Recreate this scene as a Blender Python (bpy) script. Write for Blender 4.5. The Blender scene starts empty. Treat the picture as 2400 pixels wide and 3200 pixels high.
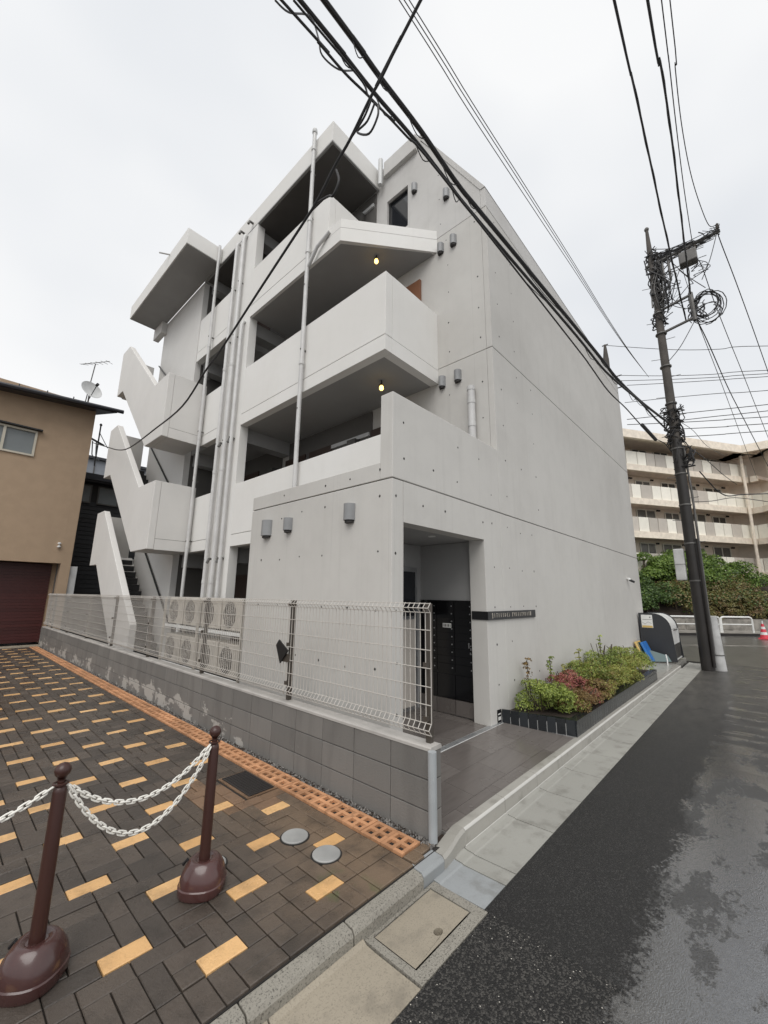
import bpy, bmesh, math, random
import numpy as np
from mathutils import Vector, Matrix, noise as mnoise
random.seed(7)
SC = bpy.context.scene
COL = SC.collection
rad = math.radians

# ------------------------------------------------------------------ camera, world, sun, exposure
cam_d = bpy.data.cameras.new('camera'); cam = bpy.data.objects.new('camera', cam_d); COL.objects.link(cam)
R_ = Vector((0.67308119, -0.73947064, 0.01203719)); U_ = Vector((-0.15714396, -0.12709343, 0.97936359)); F_ = Vector((0.72268077, 0.66108278, 0.20174754))
M = Matrix((R_, U_, -F_)).transposed().to_4x4(); M.translation = Vector((0, 0, 1.68)); cam.matrix_world = M
cam_d.sensor_fit = 'HORIZONTAL'; cam_d.sensor_width = 36.0; cam_d.lens = 36.0 * 1274.776 / 2400.0
cam_d.clip_start = 0.05; cam_d.clip_end = 2000
SC.camera = cam
SC.render.resolution_x = 768; SC.render.resolution_y = 1024
W = bpy.data.worlds.new('World'); SC.world = W; W.use_nodes = True
nt = W.node_tree; nt.nodes.clear()
wo = nt.nodes.new('ShaderNodeOutputWorld'); bg = nt.nodes.new('ShaderNodeBackground'); bg.inputs['Strength'].default_value = 0.12
sky = nt.nodes.new('ShaderNodeTexSky'); sky.sky_type = 'NISHITA'; sky.sun_disc = False
SUN_EL, SUN_AZ = rad(54), rad(234)      # azimuth measured from +Y (north) clockwise
sky.sun_elevation = SUN_EL; sky.sun_rotation = SUN_AZ; sky.dust_density = 4.0; sky.ozone_density = 1.0
hs = nt.nodes.new('ShaderNodeHueSaturation'); hs.inputs['Saturation'].default_value = 0.15
nt.links.new(sky.outputs[0], hs.inputs['Color'])
tc = nt.nodes.new('ShaderNodeTexCoord'); mp = nt.nodes.new('ShaderNodeMapping'); mp.inputs['Scale'].default_value = (1.3, 1.3, 2.2)
nz = nt.nodes.new('ShaderNodeTexNoise'); nz.inputs['Scale'].default_value = 1.3; nz.inputs['Detail'].default_value = 3; nz.inputs['Roughness'].default_value = 0.45
nt.links.new(tc.outputs['Generated'], mp.inputs[0]); nt.links.new(mp.outputs[0], nz.inputs['Vector'])
cr = nt.nodes.new('ShaderNodeValToRGB'); cr.color_ramp.elements[0].position = 0.32; cr.color_ramp.elements[0].color = (5.9, 6.1, 6.4, 1)
cr.color_ramp.elements[1].position = 0.62; cr.color_ramp.elements[1].color = (7.25, 7.3, 7.35, 1)
nt.links.new(nz.outputs[0], cr.inputs[0])
mx = nt.nodes.new('ShaderNodeMix'); mx.data_type = 'RGBA'; mx.inputs['Factor'].default_value = 0.93
nt.links.new(hs.outputs[0], mx.inputs['A']); nt.links.new(cr.outputs[0], mx.inputs['B'])
nt.links.new(mx.outputs['Result'], bg.inputs['Color']); nt.links.new(bg.outputs[0], wo.inputs[0])
sd = bpy.data.lights.new('sun', 'SUN'); sd.energy = 1.7; sd.angle = rad(50); sd.color = (1.0, 0.97, 0.93)
so = bpy.data.objects.new('sun', sd); COL.objects.link(so)
sdir = Vector((math.sin(SUN_AZ) * math.cos(SUN_EL), math.cos(SUN_AZ) * math.cos(SUN_EL), math.sin(SUN_EL)))
so.rotation_euler = sdir.to_track_quat('Z', 'Y').to_euler(); so.location = sdir * 40
SC.view_settings.view_transform = 'Standard'; SC.view_settings.look = 'None'; SC.view_settings.gamma = 1
SC.view_settings.exposure = 0.2; SC.view_settings.use_curve_mapping = False

# ------------------------------------------------------------------ materials
class NT:
    def __init__(s, name):
        s.m = bpy.data.materials.new(name); s.m.use_nodes = True; s.t = s.m.node_tree; s.t.nodes.clear()
        s.o = s.n('ShaderNodeOutputMaterial'); s.b = s.n('ShaderNodeBsdfPrincipled'); s.l(s.b.outputs[0], s.o.inputs[0])
    def n(s, t, **k):
        x = s.t.nodes.new(t)
        for a, v in k.items(): setattr(x, a, v)
        return x
    def l(s, a, b): s.t.links.new(a, b)
    def set(s, **k):
        for a, v in k.items():
            a = a.replace('_', ' ')
            s.b.inputs[a].default_value = (*v, 1) if isinstance(v, tuple) and len(v) == 3 else v
    def pos(s, scale=(1, 1, 1)):
        g = s.n('ShaderNodeNewGeometry'); m = s.n('ShaderNodeMapping'); m.inputs['Scale'].default_value = scale
        s.l(g.outputs['Position'], m.inputs[0]); return m.outputs[0]
    def noise(s, vec, scale, detail=4, rough=0.55):
        x = s.n('ShaderNodeTexNoise'); x.inputs['Scale'].default_value = scale; x.inputs['Detail'].default_value = detail
        x.inputs['Roughness'].default_value = rough; s.l(vec, x.inputs['Vector']); return x.outputs[0]
    def ramp(s, fac, p0, p1, c0=0.0, c1=1.0):
        x = s.n('ShaderNodeMapRange'); x.interpolation_type = 'SMOOTHSTEP'
        for i, v in enumerate((p0, p1, c0, c1)): x.inputs[i + 1].default_value = v
        s.l(fac, x.inputs[0]); return x.outputs[0]
    def math(s, op, a, b=None):
        x = s.n('ShaderNodeMath', operation=op)
        for i, v in enumerate((a, b)):
            if v is None: continue
            if isinstance(v, (int, float)): x.inputs[i].default_value = v
            else: s.l(v, x.inputs[i])
        return x.outputs[0]
    def mix(s, f, a, b, blend='MIX'):
        x = s.n('ShaderNodeMix', data_type='RGBA', blend_type=blend)
        for k, v in (('Factor', f), ('A', a), ('B', b)):
            if isinstance(v, (int, float)): x.inputs[k].default_value = v
            elif isinstance(v, tuple): x.inputs[k].default_value = (*v, 1)
            else: s.l(v, x.inputs[k])
        return x.outputs['Result']
    def bump(s, h, strength, dist, prev=None):
        x = s.n('ShaderNodeBump'); x.inputs['Strength'].default_value = strength; x.inputs['Distance'].default_value = dist
        s.l(h, x.inputs['Height'])
        if prev: s.l(prev, x.inputs['Normal'])
        s.l(x.outputs[0], s.b.inputs['Normal']); return x.outputs[0]
    def rnd(s):
        g = s.n('ShaderNodeNewGeometry'); o = s.n('ShaderNodeObjectInfo')
        return s.math('FRACT', s.math('ADD', g.outputs['Random Per Island'], o.outputs['Random']))

def simple(name, c, rough=0.6, metal=0.0, var=0.0, bump=0.0, bscale=60, grime=0.0, coat=0.0):
    t = NT(name); p = t.pos()
    col = tuple(c)
    n1 = t.noise(p, 3.0, 5)
    dark = tuple(x * (1 - max(grime, 0.06)) for x in col)
    out = t.mix(t.ramp(n1, 0.35, 0.65), dark, col)
    if var > 0:
        v = t.rnd(); out = t.mix(t.ramp(v, 0, 1, 0, 1), tuple(x * (1 - var) for x in col), tuple(min(1, x * (1 + var)) for x in col))
        out = t.mix(t.ramp(n1, 0.3, 0.7, 0.0, max(grime, 0.06)), out, (0, 0, 0))
    t.l(out, t.b.inputs['Base Color']); t.set(Roughness=rough, Metallic=metal)
    if coat: t.b.inputs['Coat Weight'].default_value = coat; t.b.inputs['Coat Roughness'].default_value = 0.08
    if bump: t.bump(t.noise(p, bscale, 4), bump, 0.01)
    return t.m

def concrete(name, base, warm, seams=True, stain=0.10, pits=True):
    t = NT(name); p = t.pos()
    big = t.noise(p, 0.55, 5, 0.6); mid = t.noise(p, 3.5, 6, 0.6)
    streak = t.noise(t.pos((5.5, 5.5, 0.14)), 1.6, 7, 0.66)
    c = t.mix(t.ramp(big, 0.35, 0.65), base, warm)
    c = t.mix(t.ramp(mid, 0.42, 0.75, 0, stain * 0.4), c, (0.16, 0.155, 0.145))
    c = t.mix(t.ramp(streak, 0.52, 0.78, 0, stain), c, (0.20, 0.19, 0.175))
    fine = t.noise(p, 45, 4, 0.7)
    c = t.mix(t.ramp(fine, 0.6, 0.78, 0, 0.18 if pits else 0.05), c, (0.22, 0.21, 0.20))
    if seams:
        sx = t.n('ShaderNodeSeparateXYZ'); t.l(p, sx.inputs[0])
        s1 = t.math('ADD', sx.outputs[0], sx.outputs[1])
        fr = t.math('FRACT', t.math('DIVIDE', s1, 0.905))
        ln = t.ramp(t.math('ABSOLUTE', t.math('SUBTRACT', fr, 0.5)), 0.0, 0.006, 1, 0)
        br = t.ramp(t.noise(p, 1.2, 3), 0.42, 0.6)
        c = t.mix(t.math('MULTIPLY', t.math('MULTIPLY', ln, br), 0.22), c, (0.18, 0.175, 0.165))
    t.l(c, t.b.inputs['Base Color'])
    t.set(Roughness=0.72)
    h = t.bump(t.noise(p, 2.2, 3), 0.10, 0.02)
    t.bump(fine, 0.22, 0.004, h)
    return t.m

M_ = {}
M_['conc'] = concrete('raw_concrete', (0.55, 0.536, 0.507), (0.505, 0.49, 0.462), stain=0.14)
M_['conc_up'] = concrete('upper_concrete', (0.56, 0.549, 0.53), (0.52, 0.507, 0.487), stain=0.24)
M_['paint'] = concrete('painted_concrete', (0.74, 0.73, 0.705), (0.71, 0.697, 0.667), seams=False, stain=0.05, pits=False)
M_['stairpaint'] = concrete('stair_paint', (0.68, 0.665, 0.64), (0.64, 0.625, 0.60), seams=False, stain=0.05, pits=False)
M_['corridor_shade'] = concrete('corridor_shade_tone', (0.11, 0.104, 0.096), (0.095, 0.09, 0.083), seams=False, stain=0.06, pits=False)  # dark tone carries the shade inside the galleries as colour
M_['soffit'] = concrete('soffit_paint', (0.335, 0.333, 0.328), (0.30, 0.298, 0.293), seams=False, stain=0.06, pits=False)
M_['groove'] = simple('joint_sealant', (0.09, 0.085, 0.08), 0.8)
M_['tie'] = simple('tie_hole_mortar', (0.05, 0.048, 0.045), 0.9)
M_['black'] = simple('black_metal', (0.012, 0.012, 0.013), 0.35)
M_['blackgloss'] = simple('black_gloss_panel', (0.006, 0.006, 0.007), 0.12)
M_['darkin'] = simple('dark_interior', (0.03, 0.028, 0.027), 0.8)
M_['pipepaint'] = simple('painted_rain_pipe', (0.58, 0.575, 0.565), 0.4, grime=0.12)
M_['guardgrey'] = simple('grey_guard_plastic', (0.36, 0.38, 0.39), 0.4, grime=0.15)
M_['hood'] = simple('grey_hood_metal', (0.27, 0.275, 0.28), 0.45, grime=0.15)
M_['pvc'] = simple('grey_pvc', (0.60, 0.605, 0.60), 0.38, grime=0.15)
M_['alum'] = simple('aluminium', (0.55, 0.56, 0.57), 0.35, metal=0.8, grime=0.2)
M_['steel'] = simple('stainless_steel', (0.42, 0.42, 0.42), 0.33, metal=0.7, grime=0.2)
M_['doorwood'] = simple('brown_door', (0.20, 0.085, 0.042), 0.45)
M_['doordark'] = simple('dark_brown_door', (0.05, 0.03, 0.022), 0.5)
M_['white'] = simple('white_paint', (0.75, 0.75, 0.73), 0.4, grime=0.12)
M_['tread'] = simple('dark_stair_tread', (0.02, 0.02, 0.021), 0.6)
M_['cable'] = simple('cable_rubber', (0.018, 0.017, 0.018), 0.6)
M_['cablegrey'] = simple('grey_wire', (0.09, 0.09, 0.095), 0.5)
M_['brownpole'] = simple('brown_bollard_plastic', (0.045, 0.017, 0.013), 0.32)
M_['brownbase'] = simple('brown_bollard_base', (0.075, 0.030, 0.027), 0.25, coat=0.4, bump=0.06, bscale=25, grime=0.3)
M_['chain'] = simple('white_chain_plastic', (0.84, 0.82, 0.76), 0.45, grime=0.2)
M_['lid'] = simple('grey_pvc_lid', (0.34, 0.34, 0.33), 0.5, grime=0.25)
M_['iron'] = simple('cast_iron', (0.022, 0.019, 0.018), 0.55, bump=0.5, bscale=40)
M_['terra'] = simple('terracotta', (0.58, 0.295, 0.15), 0.75, var=0.16, bump=0.35, bscale=80, grime=0.3)
M_['gravel'] = simple('grey_gravel', (0.16, 0.15, 0.14), 0.9, var=0.6)
M_['soil'] = simple('soil', (0.035, 0.024, 0.017), 0.95, bump=0.8, bscale=20)
M_['bltile'] = simple('black_planter_tile', (0.016, 0.019, 0.022), 0.2, var=0.35, bump=0.15, bscale=30)
M_['grout'] = simple('pale_grout', (0.50, 0.50, 0.49), 0.8)
M_['pgrout'] = simple('porch_grout', (0.19, 0.18, 0.17), 0.7)
M_['coping'] = simple('wall_coping', (0.42, 0.40, 0.375), 0.75, bump=0.3, bscale=30, grime=0.22)
M_['fence'] = simple('fence_wire', (0.52, 0.49, 0.45), 0.4, metal=0.1)
M_['post'] = simple('fence_post_bronze', (0.075, 0.063, 0.052), 0.4, metal=0.2)
M_['acbody'] = simple('ac_casing', (0.52, 0.48, 0.42), 0.5, grime=0.2)
M_['acgrille'] = simple('ac_grille', (0.16, 0.145, 0.13), 0.55)
M_['tanwall'] = simple('tan_stucco', (0.43, 0.315, 0.215), 0.85, bump=0.7, bscale=90, grime=0.06)
M_['roofdark'] = simple('dark_metal_roof', (0.028, 0.029, 0.036), 0.4)
M_['shutter'] = simple('dark_red_shutter', (0.062, 0.015, 0.014), 0.45, var=0.15)
M_['siding'] = simple('charcoal_siding', (0.022, 0.023, 0.026), 0.6, var=0.15)
M_['frosted'] = simple('frosted_glass', (0.19, 0.21, 0.215), 0.3)
M_['frame'] = simple('cream_window_frame', (0.56, 0.52, 0.43), 0.45)
M_['beigewall'] = simple('recessed_beige_wall', (0.90, 0.80, 0.69), 0.8, grime=0.06)
M_['beige'] = simple('beige_facade', (0.80, 0.69, 0.59), 0.8, grime=0.12)
M_['beigelight'] = simple('beige_slab_edge', (0.88, 0.79, 0.67), 0.75, grime=0.15)
M_['cream'] = simple('cream_balcony_panel', (0.88, 0.85, 0.76), 0.5, var=0.05)
M_['greypanel'] = simple('grey_balcony_panel', (0.52, 0.48, 0.43), 0.4, var=0.15)
M_['winglass'] = simple('far_window_glass', (0.16, 0.16, 0.155), 0.15, var=0.4)
M_['poledark'] = simple('dark_pole_cover', (0.018, 0.015, 0.013), 0.5, grime=0.3)
M_['polegrey'] = simple('concrete_pole', (0.085, 0.075, 0.066), 0.8, grime=0.3)
M_['galv'] = simple('galvanised_steel', (0.13, 0.125, 0.118), 0.5, metal=0.3, grime=0.3)
M_['sleeve'] = simple('pale_pole_guard', (0.50, 0.50, 0.49), 0.5, grime=0.25)
M_['binside'] = simple('charcoal_bin_panel', (0.032, 0.034, 0.038), 0.45)
M_['blue'] = simple('blue_board', (0.030, 0.16, 0.46), 0.4)
M_['yellow'] = simple('yellow_board', (0.60, 0.42, 0.14), 0.5)
M_['green'] = simple('dark_green_board', (0.02, 0.075, 0.085), 0.4)
M_['paper'] = simple('notice_paper', (0.72, 0.72, 0.69), 0.6)
M_['red'] = simple('cone_red', (0.62, 0.05, 0.075), 0.45)
M_['bark'] = simple('bark', (0.07, 0.05, 0.035), 0.9)
M_['bluegrey'] = simple('blue_grey_wall', (0.26, 0.28, 0.31), 0.8)
M_['signtext'] = simple('sign_lettering', (0.50, 0.46, 0.40), 0.35, metal=0.4)
M_['embank'] = simple('retaining_concrete', (0.30, 0.28, 0.25), 0.85, grime=0.4)
M_['clear'] = simple('clear_sheet', (0.14, 0.19, 0.19), 0.15)

def mat_glass():
    t = NT('window_glass'); t.set(Base_Color=(0.02, 0.022, 0.026), Roughness=0.06); t.b.inputs['IOR'].default_value = 1.6; return t.m
M_['glass'] = mat_glass()
def mat_lamp():
    t = NT('lit_bulb'); t.set(Base_Color=(1.0, 0.75, 0.35), Roughness=0.3)
    t.b.inputs['Emission Color'].default_value = (1.0, 0.62, 0.16, 1); t.b.inputs['Emission Strength'].default_value = 4.0; return t.m
M_['bulb'] = mat_lamp()
def mat_block():
    t = NT('split_block'); p = t.pos(); r = t.rnd()
    c = t.mix(r, (0.150, 0.143, 0.133), (0.188, 0.178, 0.165))
    c = t.mix(t.ramp(t.noise(t.pos((2, 2, 0.4)), 2.5, 5), 0.45, 0.7, 0, 0.35), c, (0.085, 0.08, 0.075))
    # efflorescence: pale mineral crust rising from the joints, a stain with a shape of its own
    sx = t.n('ShaderNodeSeparateXYZ'); t.l(p, sx.inputs[0])
    y, z = sx.outputs[1], sx.outputs[2]
    n = t.noise(t.pos((1, 1.1, 1.9)), 1.9, 9, 0.68)
    zone = t.math('MULTIPLY', t.ramp(y, 3.6, 5.2), t.ramp(z, 0.40, 0.12))
    f = t.ramp(t.math('ADD', n, t.math('MULTIPLY', zone, 0.16)), 0.67, 0.70, 0, 0.7)
    f = t.math('MULTIPLY', f, t.ramp(y, 3.2, 4.2))
    c = t.mix(f, c, (0.44, 0.42, 0.385))
    t.l(c, t.b.inputs['Base Color']); t.set(Roughness=0.85)
    t.bump(t.noise(p, 70, 4, 0.7), 0.5, 0.006); return t.m
M_['block'] = mat_block()
def mat_paver(name, a, b, dirt, wet=0.5):
    t = NT(name); p = t.pos(); r = t.rnd()
    c = t.mix(r, a, b)
    sx = t.n('ShaderNodeSeparateXYZ'); t.l(p, sx.inputs[0])
    warm = t.math('MULTIPLY', t.ramp(t.math('ADD', sx.outputs[0], t.math('MULTIPLY', t.noise(p, 1.3, 4), 0.9)), 1.75, 2.6), t.ramp(sx.outputs[1], 4.4, 2.6))
    if wet < 0.9: c = t.mix(t.math('MULTIPLY', warm, 0.8), c, (0.19, 0.132, 0.085))
    c = t.mix(t.ramp(t.noise(p, 5, 7, 0.65), 0.45, 0.7, 0, dirt), c, (0.028, 0.024, 0.02))
    c = t.mix(t.ramp(t.noise(p, 130, 3, 0.7), 0.5, 0.8, 0, 0.5), c, tuple(x * 0.45 for x in a))
    moss = t.math('MULTIPLY', t.ramp(t.noise(p, 7, 5), 0.5, 0.62), t.math('MULTIPLY', t.ramp(t.math('ABSOLUTE', t.math('SUBTRACT', sx.outputs[0], 1.93)), 0.2, 0.05), t.ramp(t.math('ABSOLUTE', t.math('SUBTRACT', sx.outputs[1], 2.0)), 0.3, 0.05)))
    c = t.mix(t.math('MULTIPLY', moss, 0.5), c, (0.06, 0.10, 0.025))
    t.l(c, t.b.inputs['Base Color'])
    t.l(t.ramp(t.noise(p, 1.7, 6, 0.65), 0.38, 0.62, 0.17, 0.50), t.b.inputs['Roughness'])
    h = t.bump(t.noise(p, 18, 6, 0.68), 0.6, 0.010); t.bump(t.noise(p, 140, 3, 0.7), 0.6, 0.004, h); return t.m
M_['paver'] = mat_paver('dark_paver', (0.054, 0.045, 0.038), (0.096, 0.077, 0.062), 0.5)
M_['ypaver'] = mat_paver('yellow_paver', (0.62, 0.36, 0.15), (0.78, 0.49, 0.23), 0.3, 1.0)
M_['tpaver'] = mat_paver('brown_paver', (0.17, 0.105, 0.062), (0.21, 0.13, 0.08), 0.4, 1.0)
M_['sand'] = simple('joint_sand', (0.018, 0.016, 0.014), 0.95)
def mat_kerbstone(name, a, b, agg):
    t = NT(name); p = t.pos(); r = t.rnd(); c = t.mix(t.noise(p, 1.7, 5), a, b)
    c = t.mix(t.math('MULTIPLY', r, 0.22), c, tuple(x * 0.6 for x in a))
    c = t.mix(t.ramp(t.noise(p, 110, 4, 0.75), 0.50, 0.66, 0, agg), c, (0.05, 0.045, 0.038))
    c = t.mix(t.ramp(t.noise(p, 6, 6), 0.5, 0.72, 0, 0.4), c, (0.10, 0.09, 0.075))
    t.l(c, t.b.inputs['Base Color']); t.set(Roughness=0.6)
    t.bump(t.noise(p, 110, 4, 0.75), 0.6 * agg + 0.1, 0.006); return t.m
M_['oldkerb'] = mat_kerbstone('weathered_kerb', (0.32, 0.30, 0.255), (0.23, 0.215, 0.185), 0.95)
M_['oldgutter'] = mat_kerbstone('old_gutter_concrete', (0.36, 0.315, 0.245), (0.28, 0.245, 0.19), 0.35)
M_['newkerb'] = mat_kerbstone('new_kerb_concrete', (0.36, 0.345, 0.31), (0.29, 0.28, 0.25), 0.10)
b_ = M_['newkerb'].node_tree.nodes['Principled BSDF']; b_.inputs['Coat Weight'].default_value = 0.6; b_.inputs['Coat Roughness'].default_value = 0.12
M_['kerb_glint'] = simple('kerb_highlight', (0.50, 0.49, 0.46), 0.35)  # pale colour standing for the wet highlight on the kerb edge
M_['newgutter'] = mat_kerbstone('new_gutter_concrete', (0.34, 0.335, 0.305), (0.28, 0.275, 0.25), 0.12)
M_['bluemortar'] = mat_kerbstone('fresh_mortar', (0.30, 0.315, 0.32), (0.26, 0.272, 0.277), 0.10)
def mat_porch():
    t = NT('wet_porch_tile'); p = t.pos(); r = t.rnd()
    c = t.mix(r, (0.120, 0.106, 0.098), (0.150, 0.134, 0.124))
    c = t.mix(t.ramp(t.noise(t.pos((1.2, 9, 1)), 3, 5), 0.4, 0.7, 0, 0.25), c, (0.07, 0.06, 0.055))
    t.l(c, t.b.inputs['Base Color']); t.l(t.ramp(t.noise(p, 1.6, 4), 0.35, 0.65, 0.12, 0.38), t.b.inputs['Roughness'])
    t.bump(t.noise(t.pos((2, 30, 1)), 6, 3), 0.15, 0.004); return t.m
M_['porch'] = mat_porch()
def mat_asphalt(name, old):
    t = NT(name); p = t.pos(); sx = t.n('ShaderNodeSeparateXYZ'); t.l(p, sx.inputs[0]); X, Y = sx.outputs[0], sx.outputs[1]
    n = t.noise(p, 1.1, 5, 0.6); n2 = t.noise(t.pos((1, 3.0, 1)), 2.4, 6, 0.65)
    c = t.mix(n, (0.0085, 0.0082, 0.008), (0.014, 0.0134, 0.013))
    t.b.inputs['Specular IOR Level'].default_value = 0.35
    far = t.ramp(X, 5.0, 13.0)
    c = t.mix(t.math('MULTIPLY', far, t.ramp(n2, 0.3, 0.7, 0.3, 1)), c, (0.085, 0.080, 0.072))  # paler with distance: grazing reflection put into the base colour
    ag = t.n('ShaderNodeTexVoronoi'); ag.inputs['Scale'].default_value = 130; t.l(p, ag.inputs['Vector'])
    sp = t.n('ShaderNodeSeparateColor'); t.l(ag.outputs['Color'], sp.inputs[0])
    if old:
        c = t.mix(t.ramp(sp.outputs[0], 0.45, 1.0, 0, 0.6), c, (0.10, 0.094, 0.085))
        c = t.mix(t.math('MULTIPLY', t.ramp(sp.outputs[1], 0.985, 0.988), t.ramp(ag.outputs['Distance'], 0.45, 0.3)), c, (0.55, 0.52, 0.46))
    else:
        c = t.mix(t.ramp(sp.outputs[0], 0.7, 1.0, 0, 0.28), c, (0.10, 0.095, 0.09))
    # wheel track polished and wet, with dry-looking dark islands
    n3 = t.noise(t.pos((0.75, 1.5, 1)), 1.7, 9, 0.68)
    yy = t.math('ADD', Y, t.math('MULTIPLY', t.math('SUBTRACT', n3, 0.5), 0.45))
    gr_ = t.noise(p, 38, 5, 0.75)
    yy = t.math('ADD', yy, t.math('MULTIPLY', t.math('SUBTRACT', gr_, 0.5), 0.45))
    wet = t.ramp(yy, 0.76, 0.66)
    patch = t.ramp(t.noise(t.pos((2.4, 0.45, 1)), 1.3, 6, 0.6), 0.40, 0.56)
    wet2 = t.math('MULTIPLY', wet, t.math('SUBTRACT', 1.0, t.math('MULTIPLY', t.ramp(X, 5.0, 8.0), t.math('MULTIPLY', patch, 0.7))))
    pud = t.ramp(t.math('ADD', t.noise(t.pos((0.8, 1.5, 1)), 1.7, 9, 0.7), t.math('MULTIPLY', t.math('SUBTRACT', gr_, 0.5), 0.25)), 0.465, 0.50)
    grain = t.ramp(t.noise(p, 55, 4, 0.7), 0.42, 0.58)
    film = t.math('ADD', t.math('MULTIPLY', pud, 0.48), t.math('ADD', 0.40, t.math('MULTIPLY', grain, 0.12)))
    wet2 = t.math('MULTIPLY', wet2, film)
    wet2 = t.math('MAXIMUM', wet2, 0.05 if not old else 0.0)
    c = t.mix(t.math('MULTIPLY', wet, 0.5), c, (0.010, 0.010, 0.011))
    crk = t.n('ShaderNodeTexVoronoi', feature='DISTANCE_TO_EDGE'); crk.inputs['Scale'].default_value = 0.45
    wv_ = t.n('ShaderNodeVectorMath', operation='ADD'); nn_ = t.n('ShaderNodeTexNoise'); nn_.inputs['Scale'].default_value = 3.0; nn_.inputs['Detail'].default_value = 6
    t.l(p, nn_.inputs['Vector']); vs_ = t.n('ShaderNodeVectorMath', operation='SCALE'); vs_.inputs['Scale'].default_value = 0.5; t.l(nn_.outputs['Color'], vs_.inputs[0])
    t.l(p, wv_.inputs[0]); t.l(vs_.outputs[0], wv_.inputs[1]); t.l(wv_.outputs[0], crk.inputs['Vector'])
    cm = t.math('MULTIPLY', t.ramp(crk.outputs['Distance'], 0.006, 0.001), t.ramp(X, 4.2, 5.5))
    c = t.mix(t.math('MULTIPLY', cm, 0.8), c, (0.006, 0.006, 0.006))
    t.l(c, t.b.inputs['Base Color'])
    rg = t.math('SUBTRACT', 0.58 if not old else 0.66, t.math('MULTIPLY', far, 0.2))
    t.l(rg, t.b.inputs['Roughness'])
    t.l(t.ramp(t.noise(p, 1.6, 6, 0.65), 0.40, 0.60, 0.03, 0.14), t.b.inputs['Coat Roughness']); t.l(wet2, t.b.inputs['Coat Weight']); t.b.inputs['Coat IOR'].default_value = 3.3
    h = t.bump(t.noise(p, 12, 4), 0.25, 0.01)
    t.bump(t.math('SUBTRACT', 1.0, ag.outputs['Distance']), 0.6 if old else 0.4, 0.006, h)
    h1 = t.n('ShaderNodeBump'); h1.inputs['Strength'].default_value = 0.07; h1.inputs['Distance'].default_value = 0.012
    h2 = t.n('ShaderNodeBump'); h2.inputs['Strength'].default_value = 0.22; h2.inputs['Distance'].default_value = 0.003
    t.l(t.noise(t.pos((1, 1.5, 1)), 9, 4, 0.55), h1.inputs['Height']); t.l(t.noise(p, 60, 5, 0.7), h2.inputs['Height']); t.l(h1.outputs[0], h2.inputs['Normal'])
    h3 = t.n('ShaderNodeBump'); h3.inputs['Strength'].default_value = 0.30; h3.inputs['Distance'].default_value = 0.005
    t.l(t.math('MULTIPLY', t.math('SUBTRACT', 1.0, ag.outputs['Distance']), t.math('SUBTRACT', 1.0, t.math('MULTIPLY', pud, 0.6))), h3.inputs['Height']); t.l(h2.outputs[0], h3.inputs['Normal']); t.l(h3.outputs[0], t.b.inputs['Coat Normal'])
    return t.m
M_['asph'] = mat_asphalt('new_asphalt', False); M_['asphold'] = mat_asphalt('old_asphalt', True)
M_['farasph'] = simple('far_asphalt', (0.10, 0.095, 0.088), 0.28, bump=0.2, bscale=8, grime=0.35)
def mat_leaf(name, a, b, c3):
    t = NT(name); r = t.rnd(); p = t.pos()
    c = t.mix(r, a, b); c = t.mix(t.ramp(t.noise(p, 2.2, 3), 0.5, 0.68, 0, 0.7), c, c3)
    t.l(c, t.b.inputs['Base Color']); t.set(Roughness=0.5)
    t.b.inputs['Subsurface Weight'].default_value = 0.0
    tr = t.n('ShaderNodeBsdfTranslucent'); t.l(c, tr.inputs[0]); ms = t.n('ShaderNodeMixShader'); ms.inputs[0].default_value = 0.25
    t.l(t.b.outputs[0], ms.inputs[1]); t.l(tr.outputs[0], ms.inputs[2]); t.l(ms.outputs[0], t.o.inputs[0]); return t.m
M_['lf_green'] = mat_leaf('fresh_green_leaf', (0.15, 0.21, 0.035), (0.38, 0.44, 0.10), (0.10, 0.15, 0.03))
M_['lf_olive'] = mat_leaf('olive_leaf', (0.17, 0.18, 0.035), (0.40, 0.39, 0.10), (0.22, 0.15, 0.05))
M_['lf_brown'] = mat_leaf('bronze_leaf', (0.13, 0.085, 0.03), (0.29, 0.19, 0.07), (0.18, 0.07, 0.04))
M_['lf_red'] = mat_leaf('pink_red_leaf', (0.26, 0.07, 0.06), (0.48, 0.17, 0.15), (0.3, 0.09, 0.07))
M_['lf_hedge'] = mat_leaf('hedge_leaf', (0.04, 0.085, 0.02), (0.11, 0.18, 0.04), (0.03, 0.06, 0.015))
M_['lf_hedge2'] = mat_leaf('bright_hedge_leaf', (0.08, 0.15, 0.025), (0.22, 0.32, 0.06), (0.06, 0.11, 0.02))
M_['lf_hedge3'] = mat_leaf('brownish_hedge_leaf', (0.11, 0.11, 0.04), (0.22, 0.19, 0.06), (0.24, 0.12, 0.07))

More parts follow.
